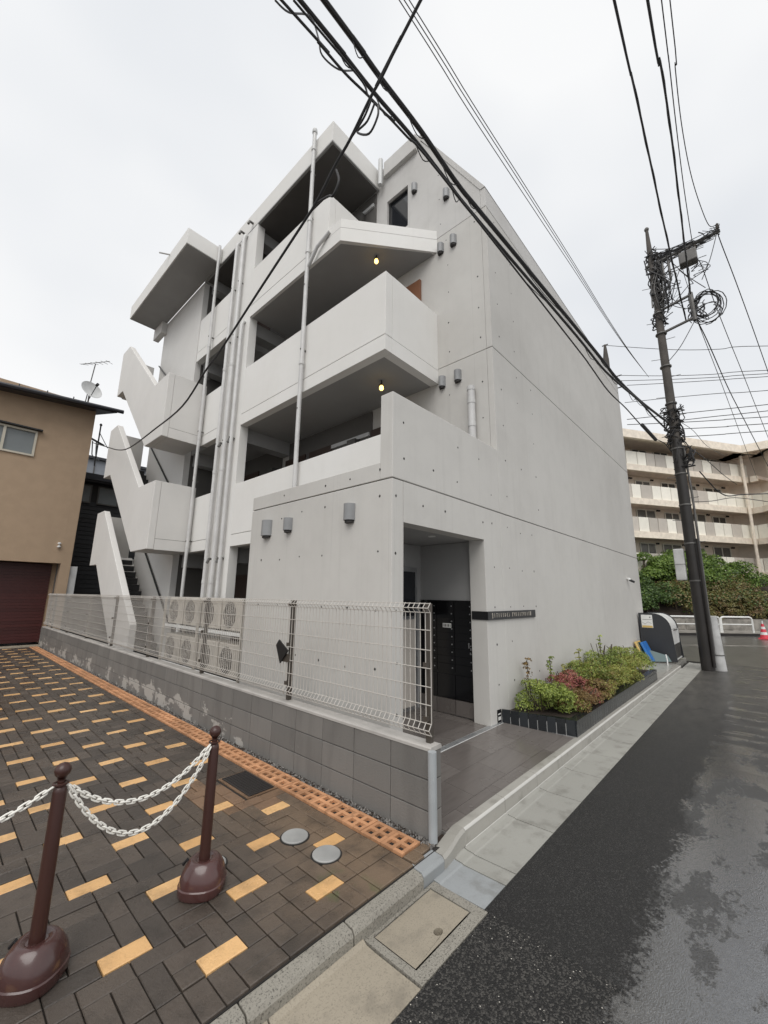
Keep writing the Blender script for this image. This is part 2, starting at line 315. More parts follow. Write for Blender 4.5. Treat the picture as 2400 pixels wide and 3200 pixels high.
# ------------------------------------------------------------------ mesh helpers
ORG = {}
class MB:
    def __init__(s): s.v = []; s.f = []
    def add(s, vs, fs):
        o = len(s.v); s.v += [tuple(x) for x in vs]; s.f += [tuple(i + o for i in f) for f in fs]; return s
    def box(s, x0, x1, y0, y1, z0, z1):
        return s.add([(x, y, z) for z in (z0, z1) for y in (y0, y1) for x in (x0, x1)],
                     [(0, 2, 3, 1), (4, 5, 7, 6), (0, 1, 5, 4), (2, 6, 7, 3), (0, 4, 6, 2), (1, 3, 7, 5)])
    def prism(s, pts, axis, a, b):
        def P(q, w): return (w, q[0], q[1]) if axis == 'x' else (q[0], w, q[1]) if axis == 'y' else (q[0], q[1], w)
        n = len(pts)
        return s.add([P(q, a) for q in pts] + [P(q, b) for q in pts],
                     [tuple(range(n))[::-1], tuple(range(n, 2 * n))] + [(i, (i + 1) % n, (i + 1) % n + n, i + n) for i in range(n)])
    def tube(s, pts, r, n=8, closed=False, cap=True):
        pts = [Vector(p) for p in pts]; m = len(pts); rings = []; up = None
        for i, p in enumerate(pts):
            a = pts[i - 1] if (i or closed) else p; b = pts[(i + 1) % m] if (i < m - 1 or closed) else p
            d = (b - a).normalized() if (b - a).length > 1e-9 else Vector((0, 0, 1))
            if up is None: up = Vector((0, 0, 1)) if abs(d.z) < 0.9 else Vector((1, 0, 0))
            u = (up - d * up.dot(d)).normalized(); w = d.cross(u); up = u
            rr = r[i] if isinstance(r, (list, tuple)) else r
            rings.append([p + (u * math.cos(2 * math.pi * k / n) + w * math.sin(2 * math.pi * k / n)) * rr for k in range(n)])
        vs = [q for R in rings for q in R]; fs = []
        for i in range(m if closed else m - 1):
            j = (i + 1) % m
            fs += [(i * n + k, i * n + (k + 1) % n, j * n + (k + 1) % n, j * n + k) for k in range(n)]
        if cap and not closed: fs += [tuple(range(n))[::-1], tuple(range((m - 1) * n, m * n))]
        return s.add(vs, fs)
    def lathe(s, c, prof, n=24):
        vs = [(c[0] + r * math.cos(2 * math.pi * k / n), c[1] + r * math.sin(2 * math.pi * k / n), c[2] + z) for r, z in prof for k in range(n)]
        m = len(prof)
        fs = [(i * n + k, i * n + (k + 1) % n, (i + 1) * n + (k + 1) % n, (i + 1) * n + k) for i in range(m - 1) for k in range(n)]
        fs += [tuple(range(n))[::-1], tuple(range((m - 1) * n, m * n))]
        return s.add(vs, fs)
    def mesh(s, name, mat, org, smooth=False):
        me = bpy.data.meshes.new(name)
        me.from_pydata([(a - org[0], b - org[1], c - org[2]) for a, b, c in s.v], [], s.f)
        bm = bmesh.new(); bm.from_mesh(me); bmesh.ops.recalc_face_normals(bm, faces=bm.faces); bm.to_mesh(me); bm.free()
        if smooth:
            me.polygons.foreach_set('use_smooth', [True] * len(me.polygons))
            me.set_sharp_from_angle(angle=rad(35))
        me.materials.append(M_[mat]); return me
    def build(s, name, mat, parent=None, kind=None, smooth=False, bevel=0.0, label=None):
        xs, ys, zs = zip(*s.v)
        org = Vector(((min(xs) + max(xs)) / 2, (min(ys) + max(ys)) / 2, min(zs)))
        o = bpy.data.objects.new(name, s.mesh(name, mat, org, smooth)); COL.objects.link(o)
        ORG[o.name] = org
        if parent is not None: o.parent = parent; o.location = org - ORG[parent.name]
        else: o.location = org
        if kind: o['kind'] = kind
        if label: o['label'] = label
        if bevel:
            b = o.modifiers.new('bevel', 'BEVEL'); b.width = bevel; b.segments = 2; b.limit_method = 'ANGLE'; b.angle_limit = rad(40)
        return o
def MBs(fn):
    m = MB(); fn(m); return m
def bx(*a): return MB().box(*a)
def thing(name, label, cat, loc, group=None):
    o = bpy.data.objects.new(name, None); COL.objects.link(o); o.location = loc; ORG[o.name] = Vector(loc)
    o.empty_display_size = 0.2; o['label'] = label; o['category'] = cat
    if group: o['group'] = group
    return o
def tag(o, label, cat, group=None):
    o['label'] = label; o['category'] = cat
    if group: o['group'] = group
    return o
def empty_part(name, parent, loc):
    o = bpy.data.objects.new(name, None); COL.objects.link(o); o.parent = parent
    ORG[o.name] = Vector(loc); o.location = Vector(loc) - ORG[parent.name]; return o
def inst(o, org, parent=None, rotz=0):
    c = o.copy(); COL.objects.link(c); ORG[c.name] = Vector(org)
    if parent is not None: c.parent = parent; c.location = Vector(org) - ORG[parent.name]
    else: c.location = org
    c.rotation_euler = (0, 0, rotz); return c
def copy_tree(o, loc, label=None):
    c = o.copy(); COL.objects.link(c); c.location = loc; ORG[c.name] = Vector(loc)
    if label: c['label'] = label
    def rec(a, b):
        for ch in a.children:
            d = ch.copy(); COL.objects.link(d); d.parent = b; rec(ch, d)
    rec(o, c); return c
def smoothpath(P, k=6):
    P = [Vector(p) for p in P]; out = []
    for i in range(len(P) - 1):
        a = P[max(i - 1, 0)]; b = P[i]; c = P[i + 1]; d = P[min(i + 2, len(P) - 1)]
        for j in range(k):
            t = j / k
            out.append(0.5 * ((2 * b) + (c - a) * t + (2 * a - 5 * b + 4 * c - d) * t * t + (3 * b - a - 3 * c + d) * t ** 3))
    out.append(P[-1]); return out
# ================================================================== GROUND AND STREET
def struct(o): o['kind'] = 'structure'; return o
struct(bx(-300, 600, -300, 500, -0.6, -0.22).build('ground', 'farasph'))
struct(bx(-6, 2.47, -9, 1.40, -0.30, -0.1).build('old_road', 'asphold'))
struct(bx(2.47, 15.6, -9, 1.43, -0.30, -0.1).build('road', 'asph'))
struct(bx(15.6, 60, -14, 30, -0.30, -0.104).build('cross_road', 'farasph'))
# ---- plaza of mixed pavers
PL = bx(-4.5, 2.66, 1.87, 17.62, -0.3, -0.014).build('plaza', 'sand'); struct(PL)
mx_, my_ = 0.105, 0.111; X0_, Y0_ = 0.80 - 24 * mx_, 2.07 - 2 * my_
NX, NY = 39, 140
occ = np.zeros((NX, NY), int)
tiles = []
def put(i, j, w, h, k): occ[i:i + w, j:j + h] = 1; tiles.append((i, j, w, h, k))
for k in range(-9, 6):
    for j in range(0, 50):
        if (k + j) % 2:
            i = 24 + 3 * k; jj = 2 + 3 * j
            if 0 <= i < NX - 1 and jj < NY:
                if 2.0 < X0_ + i * mx_ and 3.3 < Y0_ + jj * my_ < 4.0: continue
                put(i, jj, 2, 1, 'y')
# drain cover recess, framed by brown pavers
di0, dj0 = round((2.06 - X0_) / mx_), round((3.40 - Y0_) / my_)
occ[di0:di0 + 3, dj0:dj0 + 5] = 1
rng = random.Random(3)
for j in range(NY):
    for i in range(NX):
        if occ[i, j]: continue
        free = lambda w, h: i + w <= NX and j + h <= NY and not occ[i:i + w, j:j + h].any()
        opts = [(w, h) for (w, h), p in (((2, 2), 1), ((2, 1), 4), ((1, 2), 4), ((1, 1), 1)) for _ in range(p) if free(w, h)]
        w, h = rng.choice(opts); near_drain = (di0 - 3 <= i <= di0 + 3) and (dj0 - 2 <= j < dj0 + 5)
        put(i, j, w, h, 't' if (near_drain and rng.random() < 0.6) else 'd')
def paver_mb(x0, x1, y0, y1, z, tx=0.0, ty=0.0):
    m = MB(); c = 0.004; cx, cy = (x0 + x1) / 2, (y0 + y1) / 2
    zz = lambda x, y: z + (x - cx) * tx + (y - cy) * ty
    ring = lambda e, dz: [(a, b, zz(a, b) + dz) for a, b in ((x0 + e, y0 + e), (x1 - e, y0 + e), (x1 - e, y1 - e), (x0 + e, y1 - e))]
    m.add([(x0, y0, -0.03), (x1, y0, -0.03), (x1, y1, -0.03), (x0, y1, -0.03)] + ring(0, -c) + ring(c, 0),
          [(0, 1, 5, 4), (1, 2, 6, 5), (2, 3, 7, 6), (3, 0, 4, 7), (4, 5, 9, 8), (5, 6, 10, 9), (6, 7, 11, 10), (7, 4, 8, 11), (8, 9, 10, 11)])
    return m
rects = []
for (i, j, w, h, k) in tiles:
    x0, x1 = X0_ + i * mx_, X0_ + (i + w) * mx_; y0, y1 = Y0_ + j * my_, Y0_ + (j + h) * my_
    y0 = max(y0, 1.875)
    if y1 - y0 < 0.03: continue
    rects.append((x0 + .003, x1 - .003, y0 + .0032, y1 - .0032, k))
rects.sort(key=lambda r: ((r[0] + r[1]) / 2) ** 2 + ((r[2] + r[3]) / 2) ** 2 + (40 if (r[0] + r[1]) / 2 < 0.62 - 0.0 + 0.1 * 0 and r[0] < 0.30 + max(0, (r[2] - 2.6)) * 0.12 else 0))
stuffm = {'y': MB(), 't': MB(), 'd': MB()}
mats = {'y': 'ypaver', 't': 'tpaver', 'd': 'paver'}; nm = {'y': 'yellow_paver', 't': 'brown_paver', 'd': 'paver'}
cache = {}
for q, (x0, x1, y0, y1, k) in enumerate(rects):
    if q < 300:
        key = (round(x1 - x0, 3), round(y1 - y0, 3), k, rng.randrange(4))
        org = Vector(((x0 + x1) / 2, (y0 + y1) / 2, -0.03))
        if key in cache: inst(cache[key], org, PL)
        else: cache[key] = paver_mb(x0, x1, y0, y1, rng.uniform(-.0025, .0025), rng.uniform(-.012, .012), rng.uniform(-.012, .012)).build(nm[k], mats[k], PL)
    else:
        m = paver_mb(x0, x1, y0, y1, rng.uniform(-.0025, .0025), rng.uniform(-.012, .012), rng.uniform(-.012, .012)); stuffm[k].add(m.v, m.f)
for k, n_ in (('y', 'distant_yellow_pavers'), ('t', 'distant_brown_pavers'), ('d', 'distant_pavers')):
    if stuffm[k].v: stuffm[k].build(n_, mats[k], PL, kind='stuff')
# weathered kerb stones along the plaza
xs = [-3.6, -3.0, -2.41, -1.82, -1.23, -0.64, -0.04, 0.56, 1.16, 1.765, 2.365]
for a, b in zip(xs, xs[1:]):
    MB().prism([(1.785, -0.25), (1.785, -0.045), (1.80, -0.022), (1.868, -0.014), (1.872, -0.25)], 'x', a + .004, b - .004).build('kerb_stone', 'oldkerb', PL, bevel=0.004)
MB().prism([(1.80, -0.25), (1.79, -0.04), (1.81, -0.02), (1.90, -0.012), (1.90, -0.25)], 'x', 2.369, 2.60).build('kerb_stone', 'bluemortar', PL, bevel=0.006)
# terracotta honeycomb blocks in a strip
def lattice(x0, x1, y0, y1):
    m = MB(); z0, z1 = -0.03, 0.006; gx = [x0, x0 + .028, x0 + .083, x0 + .113, x0 + .168, x1]; L = y1 - y0
    gy = [y0, y0 + .028, y0 + .083, y0 + .113, y0 + .168, y1]
    for a in range(5):
        for b in range(5):
            if a in (1, 3) and b in (1, 3): continue
            m.box(gx[a], gx[a + 1], gy[b], gy[b + 1], z0, z1)
    bm = bmesh.new()
    return m
LT = lattice(2.39, 2.585, 1.985, 2.181)
t0 = LT.build('drain_tile', 'terra', PL); org0 = ORG[t0.name]
for k in range(1, 78):
    c = inst(t0, org0 + Vector((0, 0.2 * k, rng.uniform(-.002, .002))), PL)
bx(2.385, 2.59, 1.98, 17.6, -0.2, -0.05 + 0.02).build('drain_bed', 'soil', PL)
g = MB()
for k in range(2600):
    y = 1.9 + (rng.random() ** 1.6) * 15.5; x = rng.uniform(2.592, 2.668); s = rng.uniform(.006, .014); z = -0.012 + rng.uniform(0, .008)
    a = rng.uniform(0, 6.28); vs = [(x + s * math.cos(a + t) * rng.uniform(.6, 1), y + s * math.sin(a + t) * rng.uniform(.6, 1), z) for t in (0, 1.6, 3.1, 4.7)] + [(x, y, z + s)]
    g.add(vs, [(0, 1, 4), (1, 2, 4), (2, 3, 4), (3, 0, 4)])
g.build('gravel_strip', 'gravel', PL, kind='stuff')
for q_ in ((2.388, 2.49, 1.878, 1.975), (2.495, 2.60, 1.905, 1.975), (2.605, 2.665, 1.905, 1.945)): paver_mb(*q_, 0.0).build('paver', 'paver', PL)
for q_ in ((-4.2, -2.6), (-2.59, -1.0), (-.99, .6), (.61, 2.2), (2.21, 3.2)): bx(*q_, 17.02, 17.60, -.03, .012).build('threshold_slab', 'oldgutter', PL)
struct(bx(2.60, 2.80, 1.90, 17.6, -0.3, -0.012).build('wall_footing', 'soil'))
# ---- old gutter with inspection cover
OG = bx(-5, 2.47, 1.40, 1.79, -0.3, -0.205).build('old_gutter', 'oldgutter'); struct(OG)
for a, b in ((-3.0, -2.42), (-2.41, -1.83), (-1.82, -1.24), (-1.23, -0.65), (-0.64, -0.04), (-0.03, 0.62), (0.63, 1.255), (1.262, 1.83)):
    MB().prism([(1.405, -0.13), (1.405, -0.102), (1.70, -0.104), (1.76, -0.100), (1.785, -0.085), (1.785, -0.13)], 'x', a, b).build('gutter_slab', 'oldgutter', OG, bevel=0.003)
fr = MB()
for q in ((1.84, 2.465, 1.405, 1.475), (1.84, 2.465, 1.765, 1.784), (1.84, 1.885, 1.475, 1.765), (2.40, 2.465, 1.475, 1.765)): fr.box(*q, -0.13, -0.098)
fr.build('cover_frame', 'oldkerb', OG)
cv = MB(); HD = 0.17; ring = [(2.155 + .031 * math.cos(a * math.pi / 6), 1.535 + .024 * math.sin(a * math.pi / 6)) for a in range(12)]
outer = [(1.892, 1.485), (2.392, 1.485), (2.392, 1.758), (1.892, 1.758)]
vs = [(x, y, -0.1) for x, y in outer] + [(x, y, -0.1) for x, y in ring] + [(x, y, -0.17) for x, y in ring]
# fan between outer rectangle and the lifting hole
def near_corner(i): x, y = ring[i]; return (1 if x > 2.155 else 0) if y < 1.535 else (2 if x > 2.155 else 3)
fs = []
order = [near_corner(i) for i in range(12)]
for i in range(12):
    j = (i + 1) % 12; ci, cj = order[i], order[j]
    fs.append((4 + i, 4 + j, ci))
    if ci != cj: fs.append((ci, 4 + j, cj))
fs += [(4 + i, 4 + (i + 1) % 12, 16 + (i + 1) % 12, 16 + i) for i in range(12)]
cv.add(vs, fs); cov = cv.build('inspection_cover', 'oldgutter', OG)
bx(2.12, 2.19, 1.51, 1.565, -0.20, -0.162).build('lifting_hole', 'black', OG)
bx(1.886, 2.399, 1.476, 1.764, -0.20, -0.166).build('cover_gap', 'black', OG)
# ---- new kerb and gutter
NG = bx(2.47, 15.3, 1.43, 1.90, -0.3, -0.116).build('gutter', 'sand'); struct(NG)
js = [2.472, 2.75, 2.90, 3.56, 4.23, 4.90, 5.58, 6.25, 6.92, 7.6, 8.27, 8.94, 9.6, 10.3, 10.97, 11.64, 12.3, 12.98, 13.65, 14.4, 15.2]
for i, (a, b) in enumerate(zip(js, js[1:])):
    MB().prism([(1.435, -0.13), (1.435, -0.101), (1.74, -0.106), (1.752, -0.101), (1.80, -0.098), (1.826, -0.090), (1.826, -0.13)], 'x', a + .005, b - .005).build('gutter_slab', 'bluemortar' if i == 0 else 'newgutter', NG, bevel=0.002)
kj = [2.92, 3.56, 4.23, 4.90, 5.58, 6.25, 6.92, 7.6, 8.27, 8.94, 9.6, 10.3, 10.97, 11.64, 12.3, 12.98, 13.65]
for a, b in zip(kj, kj[1:]):
    z = 0.02 if a < 7 else 0.02 - (a - 7) * 0.006
    MB().prism([(1.83, -0.2), (1.832, z - .018), (1.836, z - .008), (1.842, z - .003), (1.851, z), (1.915, z + .004), (1.915, -0.2)], 'x', a + .0015, b - .003).build('kerb_segment', 'newkerb', NG, smooth=True)
    MB().prism([(1.8300, z - .016), (1.8340, z - .006), (1.8405, z - .0005), (1.844, z + .001), (1.84, z - .004), (1.835, z - .012)], 'x', a + .0015, b - .003).build('arris_highlight', 'kerb_glint', NG, smooth=True)  # wet highlight along the rounded edge, painted as a pale strip
    MB().prism([(1.812, -.0965), (1.826, -.0905), (1.8285, -.0865), (1.8285, -.0985)], 'x', a + .0015, b - .003).build('kerb_foot_line', 'kerb_glint', NG)  # pale line at the kerb foot in the same painted highlight colour
# S-shaped transition where the old kerb turns up into the new one
tm = MB(); N = 14; rows = []
for k in range(N + 1):
    t = k / N; x = 2.605 + t * 0.312; s = t * t * (3 - 2 * t)
    yf = 1.80 + 0.03 * s; yb = 1.90 + 0.015 * s; zt = -0.02 + 0.042 * s
    xo = 0.05 * math.sin(math.pi * t)
    rows.append([(x, yf, -0.2), (x, yf - .004, zt - .02), (x, yf + .012, zt), (x, yb, zt + .004), (x, yb, -0.2)])
vs = [p for r in rows for p in r]; fs = [(k * 5 + i, k * 5 + i + 1, k * 5 + i + 6, k * 5 + i + 5) for k in range(N) for i in range(4)] + [(0, 1, 2, 3, 4), tuple(N * 5 + i for i in range(5))]
tm.add(vs, fs).build('kerb_transition', 'newkerb', NG, smooth=True)
# ---- porch floor: sloping tiles and doorway strip
PF = MB().prism([(1.915, -0.3), (1.915, 0.008), (2.70, 0.082), (3.88, 0.10), (3.88, -0.3)], 'x', 2.80, 5.12).build('porch_floor', 'pgrout'); struct(PF)
def slope(y): return 0.014 + (min(y, 2.70) - 1.915) * 0.0942 + max(0, y - 2.78) * 0.02
ty = [1.92, 2.03, 2.34, 2.695]
cx = [2.81, 3.10, 3.70, 4.30, 4.90, 5.50]
for r_, (a, b) in enumerate(zip(ty, ty[1:])):
    off = 0.3 if r_ % 2 else 0
    for c_ in range(-1, 6):
        x0, x1 = max(2.805, 3.1 + c_ * 0.6 + off), min(3.7 + c_ * 0.6 + off, 5.60 - (a - 1.92) * 0.3)
        if x1 - x0 < 0.05: continue
        MB().add([(x, y, z) for x, y, z in ((x0 + .0015, a + .0015, slope(a)), (x1 - .0015, a + .0015, slope(a)), (x1 - .0015, b - .0015, slope(b)), (x0 + .0015, b - .0015, slope(b)))] +
                 [(x, y, -.02) for x, y in ((x0 + .0015, a + .003), (x1 - .0015, a + .003), (x1 - .0015, b - .003), (x0 + .0015, b - .003))],
                 [(0, 1, 2, 3), (0, 4, 5, 1), (1, 5, 6, 2), (2, 6, 7, 3), (3, 7, 4, 0)]).build('porch_tile', 'porch', PF)
for a, b in ((2.79, 3.02), (3.025, 3.45), (3.455, 3.88)):
    for x0, x1 in ((3.0, 3.68), (3.686, 4.28), (4.286, 4.88), (4.886, 5.10)):
        MB().add([(x, y, z) for x, y, z in ((x0, a, slope(a)), (x1, a, slope(a)), (x1, b, slope(b)), (x0, b, slope(b)))] + [(x, y, .0) for x, y in ((x0, a), (x1, a), (x1, b), (x0, b))],
                 [(0, 1, 2, 3), (0, 4, 5, 1), (1, 5, 6, 2), (2, 6, 7, 3), (3, 7, 4, 0)]).build('porch_tile', 'porch', PF)
for i in range(3): bx(2.82, 5.30, 2.704 + i * .025, 2.718 + i * .025, 0.06, 0.096).build('threshold_strip', 'alum', PF)
bx(2.82, 5.30, 2.70, 2.785, 0.02, 0.088).build('threshold_tray', 'white', PF)
struct(MB().prism([(1.918, -0.3), (1.918, 0.0), (2.73, 0.045), (2.73, -0.3)], 'x', 5.12, 15.4).build('side_pavement', 'newkerb'))
struct(MB().prism([(0.0, -0.3), (0.0, -0.1), (3.2, 0.03), (3.2, -0.3)], 'x', 0, 0.01).build('pavement_edge', 'newkerb')) if False else None

# ================================================================== APARTMENT BUILDING
AX, GX, EX, YF = 5.535, 4.12, 3.11, 2.733       # set-back wall, gallery face, entrance box face, street face
AB = thing('apartment_building', 'white and grey concrete four storey apartment building with open galleries and folded outside stair', 'building', (9.0, 8.0, 0))
J = [2.91, 5.67, 8.42]
g_ = 0.006
# street wall of the main volume, storey by storey with recessed joints
YB = 15.0; XE = 14.6
core = MB().prism([(YF + .03, 0), (YF + .03, 8.80), (4.16, 11.25), (YB, 11.25), (YB, 0)], 'x', 6.1, XE - .03)
core.build('inner_core', 'groove', AB)
lv = [0.0] + J
for i in range(3):
    z0, z1 = lv[i] + (g_ if i else 0), lv[i + 1] - g_
    MB().box(AX, XE, YF, YF + .10, z0, z1).build('street_wall', 'conc', AB, bevel=0.006)
MB().box(AX, XE, YF, YF + .10, J[2] + g_, 8.82).build('street_wall', 'conc_up', AB, bevel=0.006)
MB().add([(x, y, z) for x in (AX - .012, XE + .01) for y, z in ((YF - .006, 8.823), (4.14, 11.30), (4.14, 11.15), (YF + .09, 8.823))], [(0, 1, 2, 3), (4, 5, 6, 7), (0, 4, 5, 1), (1, 5, 6, 2), (2, 6, 7, 3), (3, 7, 4, 0)]).build('sloped_roof', 'conc_up', AB)
bx(AX, XE, 4.142, YB, 11.12, 11.31).build('roof_slab', 'conc_up', AB)
# set-back side wall facing the plaza, with the joints
for i in range(3):
    z0, z1 = (lv[i] if i else 0) + (g_ if i else 0), lv[i + 1] - g_
    bx(AX, AX + .3, YF + .102, YB, z0, z1).build('gallery_back_wall', 'conc', AB)
for j_ in J: bx(AX + .02, 6.2, YF + .02, YB - .1, j_ - g_ - .002, j_ + g_ + .002).build('joint', 'groove', AB)
wv = MB()   # fourth floor wall with a window opening
wy0, wy1, wz0, wz1 = 4.49, 5.08, 9.25, 10.28
wv.prism([(YF + .101, J[2] + g_), (YF + .101, 8.95), (wy0, 11.12) if False else (4.14, 11.119), (wy0, 11.119), (wy0, J[2] + g_)], 'x', AX, AX + .12)
wv.box(AX, AX + .12, wy0, wy1, J[2] + g_, wz0); wv.box(AX, AX + .12, wy0, wy1, wz1, 11.119); wv.box(AX, AX + .12, wy1, YB, J[2] + g_, 11.119)
wv.build('upper_side_wall', 'conc_up', AB)
# window
wn = bx(AX + .085, AX + .11, wy0 + .04, wy1 - .04, wz0 + .04, wz1 - .04).build('window', 'glass', AB)
fm = MB()
for q in ((wy0, wy1, wz0, wz0 + .05), (wy0, wy1, wz1 - .05, wz1), (wy0, wy0 + .05, wz0 + .05, wz1 - .05), (wy1 - .05, wy1, wz0 + .05, wz1 - .05)): fm.box(AX + .06, AX + .12, *q)
fm.build('window_frame', 'black', wn)
bx(AX + .2, AX + .21, wy0 + .02, wy1 - .02, wz0, wz1).build('curtain', 'greypanel', wn)
# raised parapet lip with overhang on the side wall top
MB().box(AX - .09, AX + .2, 4.22, 5.12, 10.93, 11.32).build('roof_parapet', 'conc_up', AB, bevel=0.008)
MB().tube([(AX - .12, 5.19, 10.72), (AX - .12, 5.19, 11.42)], .055, 12).build('roof_drain_box', 'pvc', AB, smooth=True)

# entrance box
bx(EX, EX + .18, YF, 5.53, 0, J[0] - g_).build('entrance_side_wall', 'conc', AB, bevel=0.006)
bx(EX, EX + .18, YF + .182, 5.53, J[0] + g_, 3.11).build('entrance_parapet', 'conc', AB, bevel=0.006)
bx(EX + .02, EX + .16, YF + .02, 5.51, J[0] - g_ - .001, J[0] + g_ + .001).build('joint', 'groove', AB)
bx(EX, AX - .001, YF, YF + .18, J[0] + g_, 3.90).build('terrace_wall', 'conc', AB, bevel=0.008)
# street face around the entrance opening
OX0, OX1, OZ = 3.30, 5.03, 2.455
bx(EX + .182, OX0, YF + .001, YF + .20, 0, J[0] - g_).build('entrance_front_wall', 'conc', AB, bevel=0.004)
bx(OX1, AX - .001, YF + .001, YF + .24, 0, J[0] - g_).build('entrance_pier', 'conc', AB, bevel=0.004)
bx(OX0 + .001, OX1 - .001, YF + .001, YF + .20, OZ, J[0] - g_).build('entrance_lintel', 'conc', AB)
bx(EX + .02, AX - .01, YF + .02, YF + .17, J[0] - g_ - .001, J[0] + g_ + .001).build('joint', 'groove', AB)
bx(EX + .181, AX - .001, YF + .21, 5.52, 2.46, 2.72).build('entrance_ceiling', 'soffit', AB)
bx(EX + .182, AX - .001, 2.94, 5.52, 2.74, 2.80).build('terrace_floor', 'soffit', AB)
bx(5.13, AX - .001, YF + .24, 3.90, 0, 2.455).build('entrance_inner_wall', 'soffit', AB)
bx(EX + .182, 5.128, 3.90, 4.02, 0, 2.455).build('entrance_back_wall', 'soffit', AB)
dr = bx(4.30, 5.0, 3.87, 3.898, 0.10, 2.1).build('entrance_door', 'alum', AB)
bx(4.36, 4.94, 3.862, 3.868, 0.16, 1.35).build('door_panel', 'greypanel', dr)
bx(4.36, 4.94, 3.862, 3.868, 1.40, 2.04).build('transom_glass', 'glass', dr)
for i in range(3): bx(5.085, 5.128, 2.99 + i * .31 - .01, 3.295 + i * .31 - .01 - .005, 0.11, 0.30).build('skirting_tile', 'porch', AB)
bx(5.09, 5.13, YF + .19, YF + .215, 0.31, 1.63).build('panel_trim', 'white', AB)
MB().lathe((4.36, 3.13, 2.452), [(.05, 0), (.05, .008), (.03, .012)], 20).build('downlight', 'white', AB)

# tie holes
def ties(name, pts, ax):
    m = MB(); rr = random.Random(5)
    for (a, b, z) in pts:
        if rr.random() < 0.12: continue
        r = rr.uniform(.010, .016); n = 8; a += rr.uniform(-.02, .02); z += rr.uniform(-.02, .02)
        for q in (0,):
            ring = []
            for k in range(n):
                c, s = math.cos(2 * math.pi * k / n) * r * rr.uniform(.75, 1.1), math.sin(2 * math.pi * k / n) * r * rr.uniform(.8, 1.2)
                ring.append((b - .0015, a + c, z + s) if ax == 'x' else (a + c, b - .0015, z + s))
            back = [(p[0] + .004, p[1], p[2]) if ax == 'x' else (p[0], p[1] + .004, p[2]) for p in ring]
            m.add(ring + back, [tuple(range(n))] + [(k, (k + 1) % n, (k + 1) % n + n, k + n) for k in range(n)])
    m.build(name, 'tie', AB, kind='stuff')
ties('tie_holes', [(y, EX, z) for y in (2.93, 3.38, 3.83, 4.28, 4.73, 5.18) for z in (0.95, 1.55, 2.15, 2.72, 3.01)], 'x')
fp = [(x, YF, z) for x in (3.02 + .17, 3.65, 4.1, 4.55, 5.0, 5.28, 5.75, 6.2, 6.65) for z in (.55, 1.05, 1.55, 2.1, 2.7) if (x > 5.2 or z > 2.5 or x < 3.3)]
fp += [(x, YF, z) for x in (7.1, 8.0) for z in (.55, 1.55)]
fp += [(x, YF, z) for x in (3.3, 3.85, 4.4, 4.95, 5.3) for z in (3.15, 3.6)]
fp += [(x, YF, z) for x in (5.8, 6.4, 7.0) for z in (3.2, 3.8, 4.4, 5.0, 5.5)] + [(x, YF, z) for x in (5.8, 6.4) for z in (6.0, 6.6, 7.2, 7.8, 8.3)]
ties('tie_holes', fp, 'y')
ties('tie_holes', [(y, AX, z) for y in (2.95, 3.55) for z in (3.3, 3.9, 4.5, 5.1, 5.9, 6.5, 7.1, 7.7, 8.25)] + [(y, AX, z) for y in (3.1, 3.7, 4.3) for z in (8.7, 9.3, 9.9)], 'x')

# galleries: slabs, parapets, pier
GT = .16
def gpar(y0, y1, z0, z1, jz, mat='paint', x0=GX, x1=None, fx='x'):
    bx(x0, x0 + GT, y0, y1, z0, jz - .004).build('slab_edge', mat, AB, bevel=0.005)
    bx(x0, x0 + GT, y0, y1, jz + .004, z1).build('gallery_parapet', mat, AB, bevel=0.008)
    bx(x0 + .008, x0 + GT - .01, y0 + .01, y1 - .01, jz - .005, jz + .005).build('joint', 'groove', AB)
# second floor
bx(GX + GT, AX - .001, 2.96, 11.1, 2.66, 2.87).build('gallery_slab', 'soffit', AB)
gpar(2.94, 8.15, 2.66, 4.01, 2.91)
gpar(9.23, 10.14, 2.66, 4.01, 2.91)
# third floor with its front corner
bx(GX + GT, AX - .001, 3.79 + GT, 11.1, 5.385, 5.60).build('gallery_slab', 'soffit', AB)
gpar(3.79, 8.15, 5.38, 6.77, 5.64)
gpar(9.23, 10.14, 5.38, 6.77, 5.64)
bx(GX + GT + .001, AX - .002, 3.79, 3.79 + GT, 5.38, 5.636).build('slab_edge', 'paint', AB)
bx(GX + GT + .001, AX - .002, 3.79, 3.79 + GT, 5.644, 6.77).build('gallery_parapet', 'paint', AB)
bx(GX + GT - .01, AX - .01, 3.80, 3.79 + GT - .01, 5.635, 5.645).build('joint', 'groove', AB)
# fourth floor, canopy with cut corner
P4 = [(GX, 8.15), (GX, 4.95), (AX - .002, 3.77), (AX - .002, 8.15)]
MB().prism(P4, 'z', 8.12, 8.404).build('gallery_slab', 'paint', AB)
MB().prism([(GX + .06, 8.14), (GX + .06, 5.0), (AX - .05, 3.86), (AX - .003, 3.86), (AX - .003, 8.14)], 'z', 8.112, 8.1195).build('slab_underside', 'soffit', AB)
MB().prism([(GX, 5.3), (GX, 4.95), (AX - .002, 3.77), (AX - .002, 3.95), (GX + .14, 5.10), (GX + .14, 5.3)], 'z', 8.412, 8.60).build('canopy_upstand', 'paint', AB)
MB().prism([(GX + .01, 5.3), (GX + .012, 4.96), (AX - .01, 3.785), (AX - .01, 4.1), (GX + .3, 5.1), (GX + .3, 5.3)], 'z', 8.400, 8.416).build('joint', 'groove', AB)
bx(GX + .14, AX - .003, 5.32, 8.15, 8.41, 8.45).build('gallery_floor', 'soffit', AB)
gpar(5.32, 8.15, 8.408, 9.45, 8.42)
bx(GX + GT + .001, AX - .45, 5.32, 5.32 + GT, 8.46, 9.45).build('gallery_parapet', 'paint', AB)
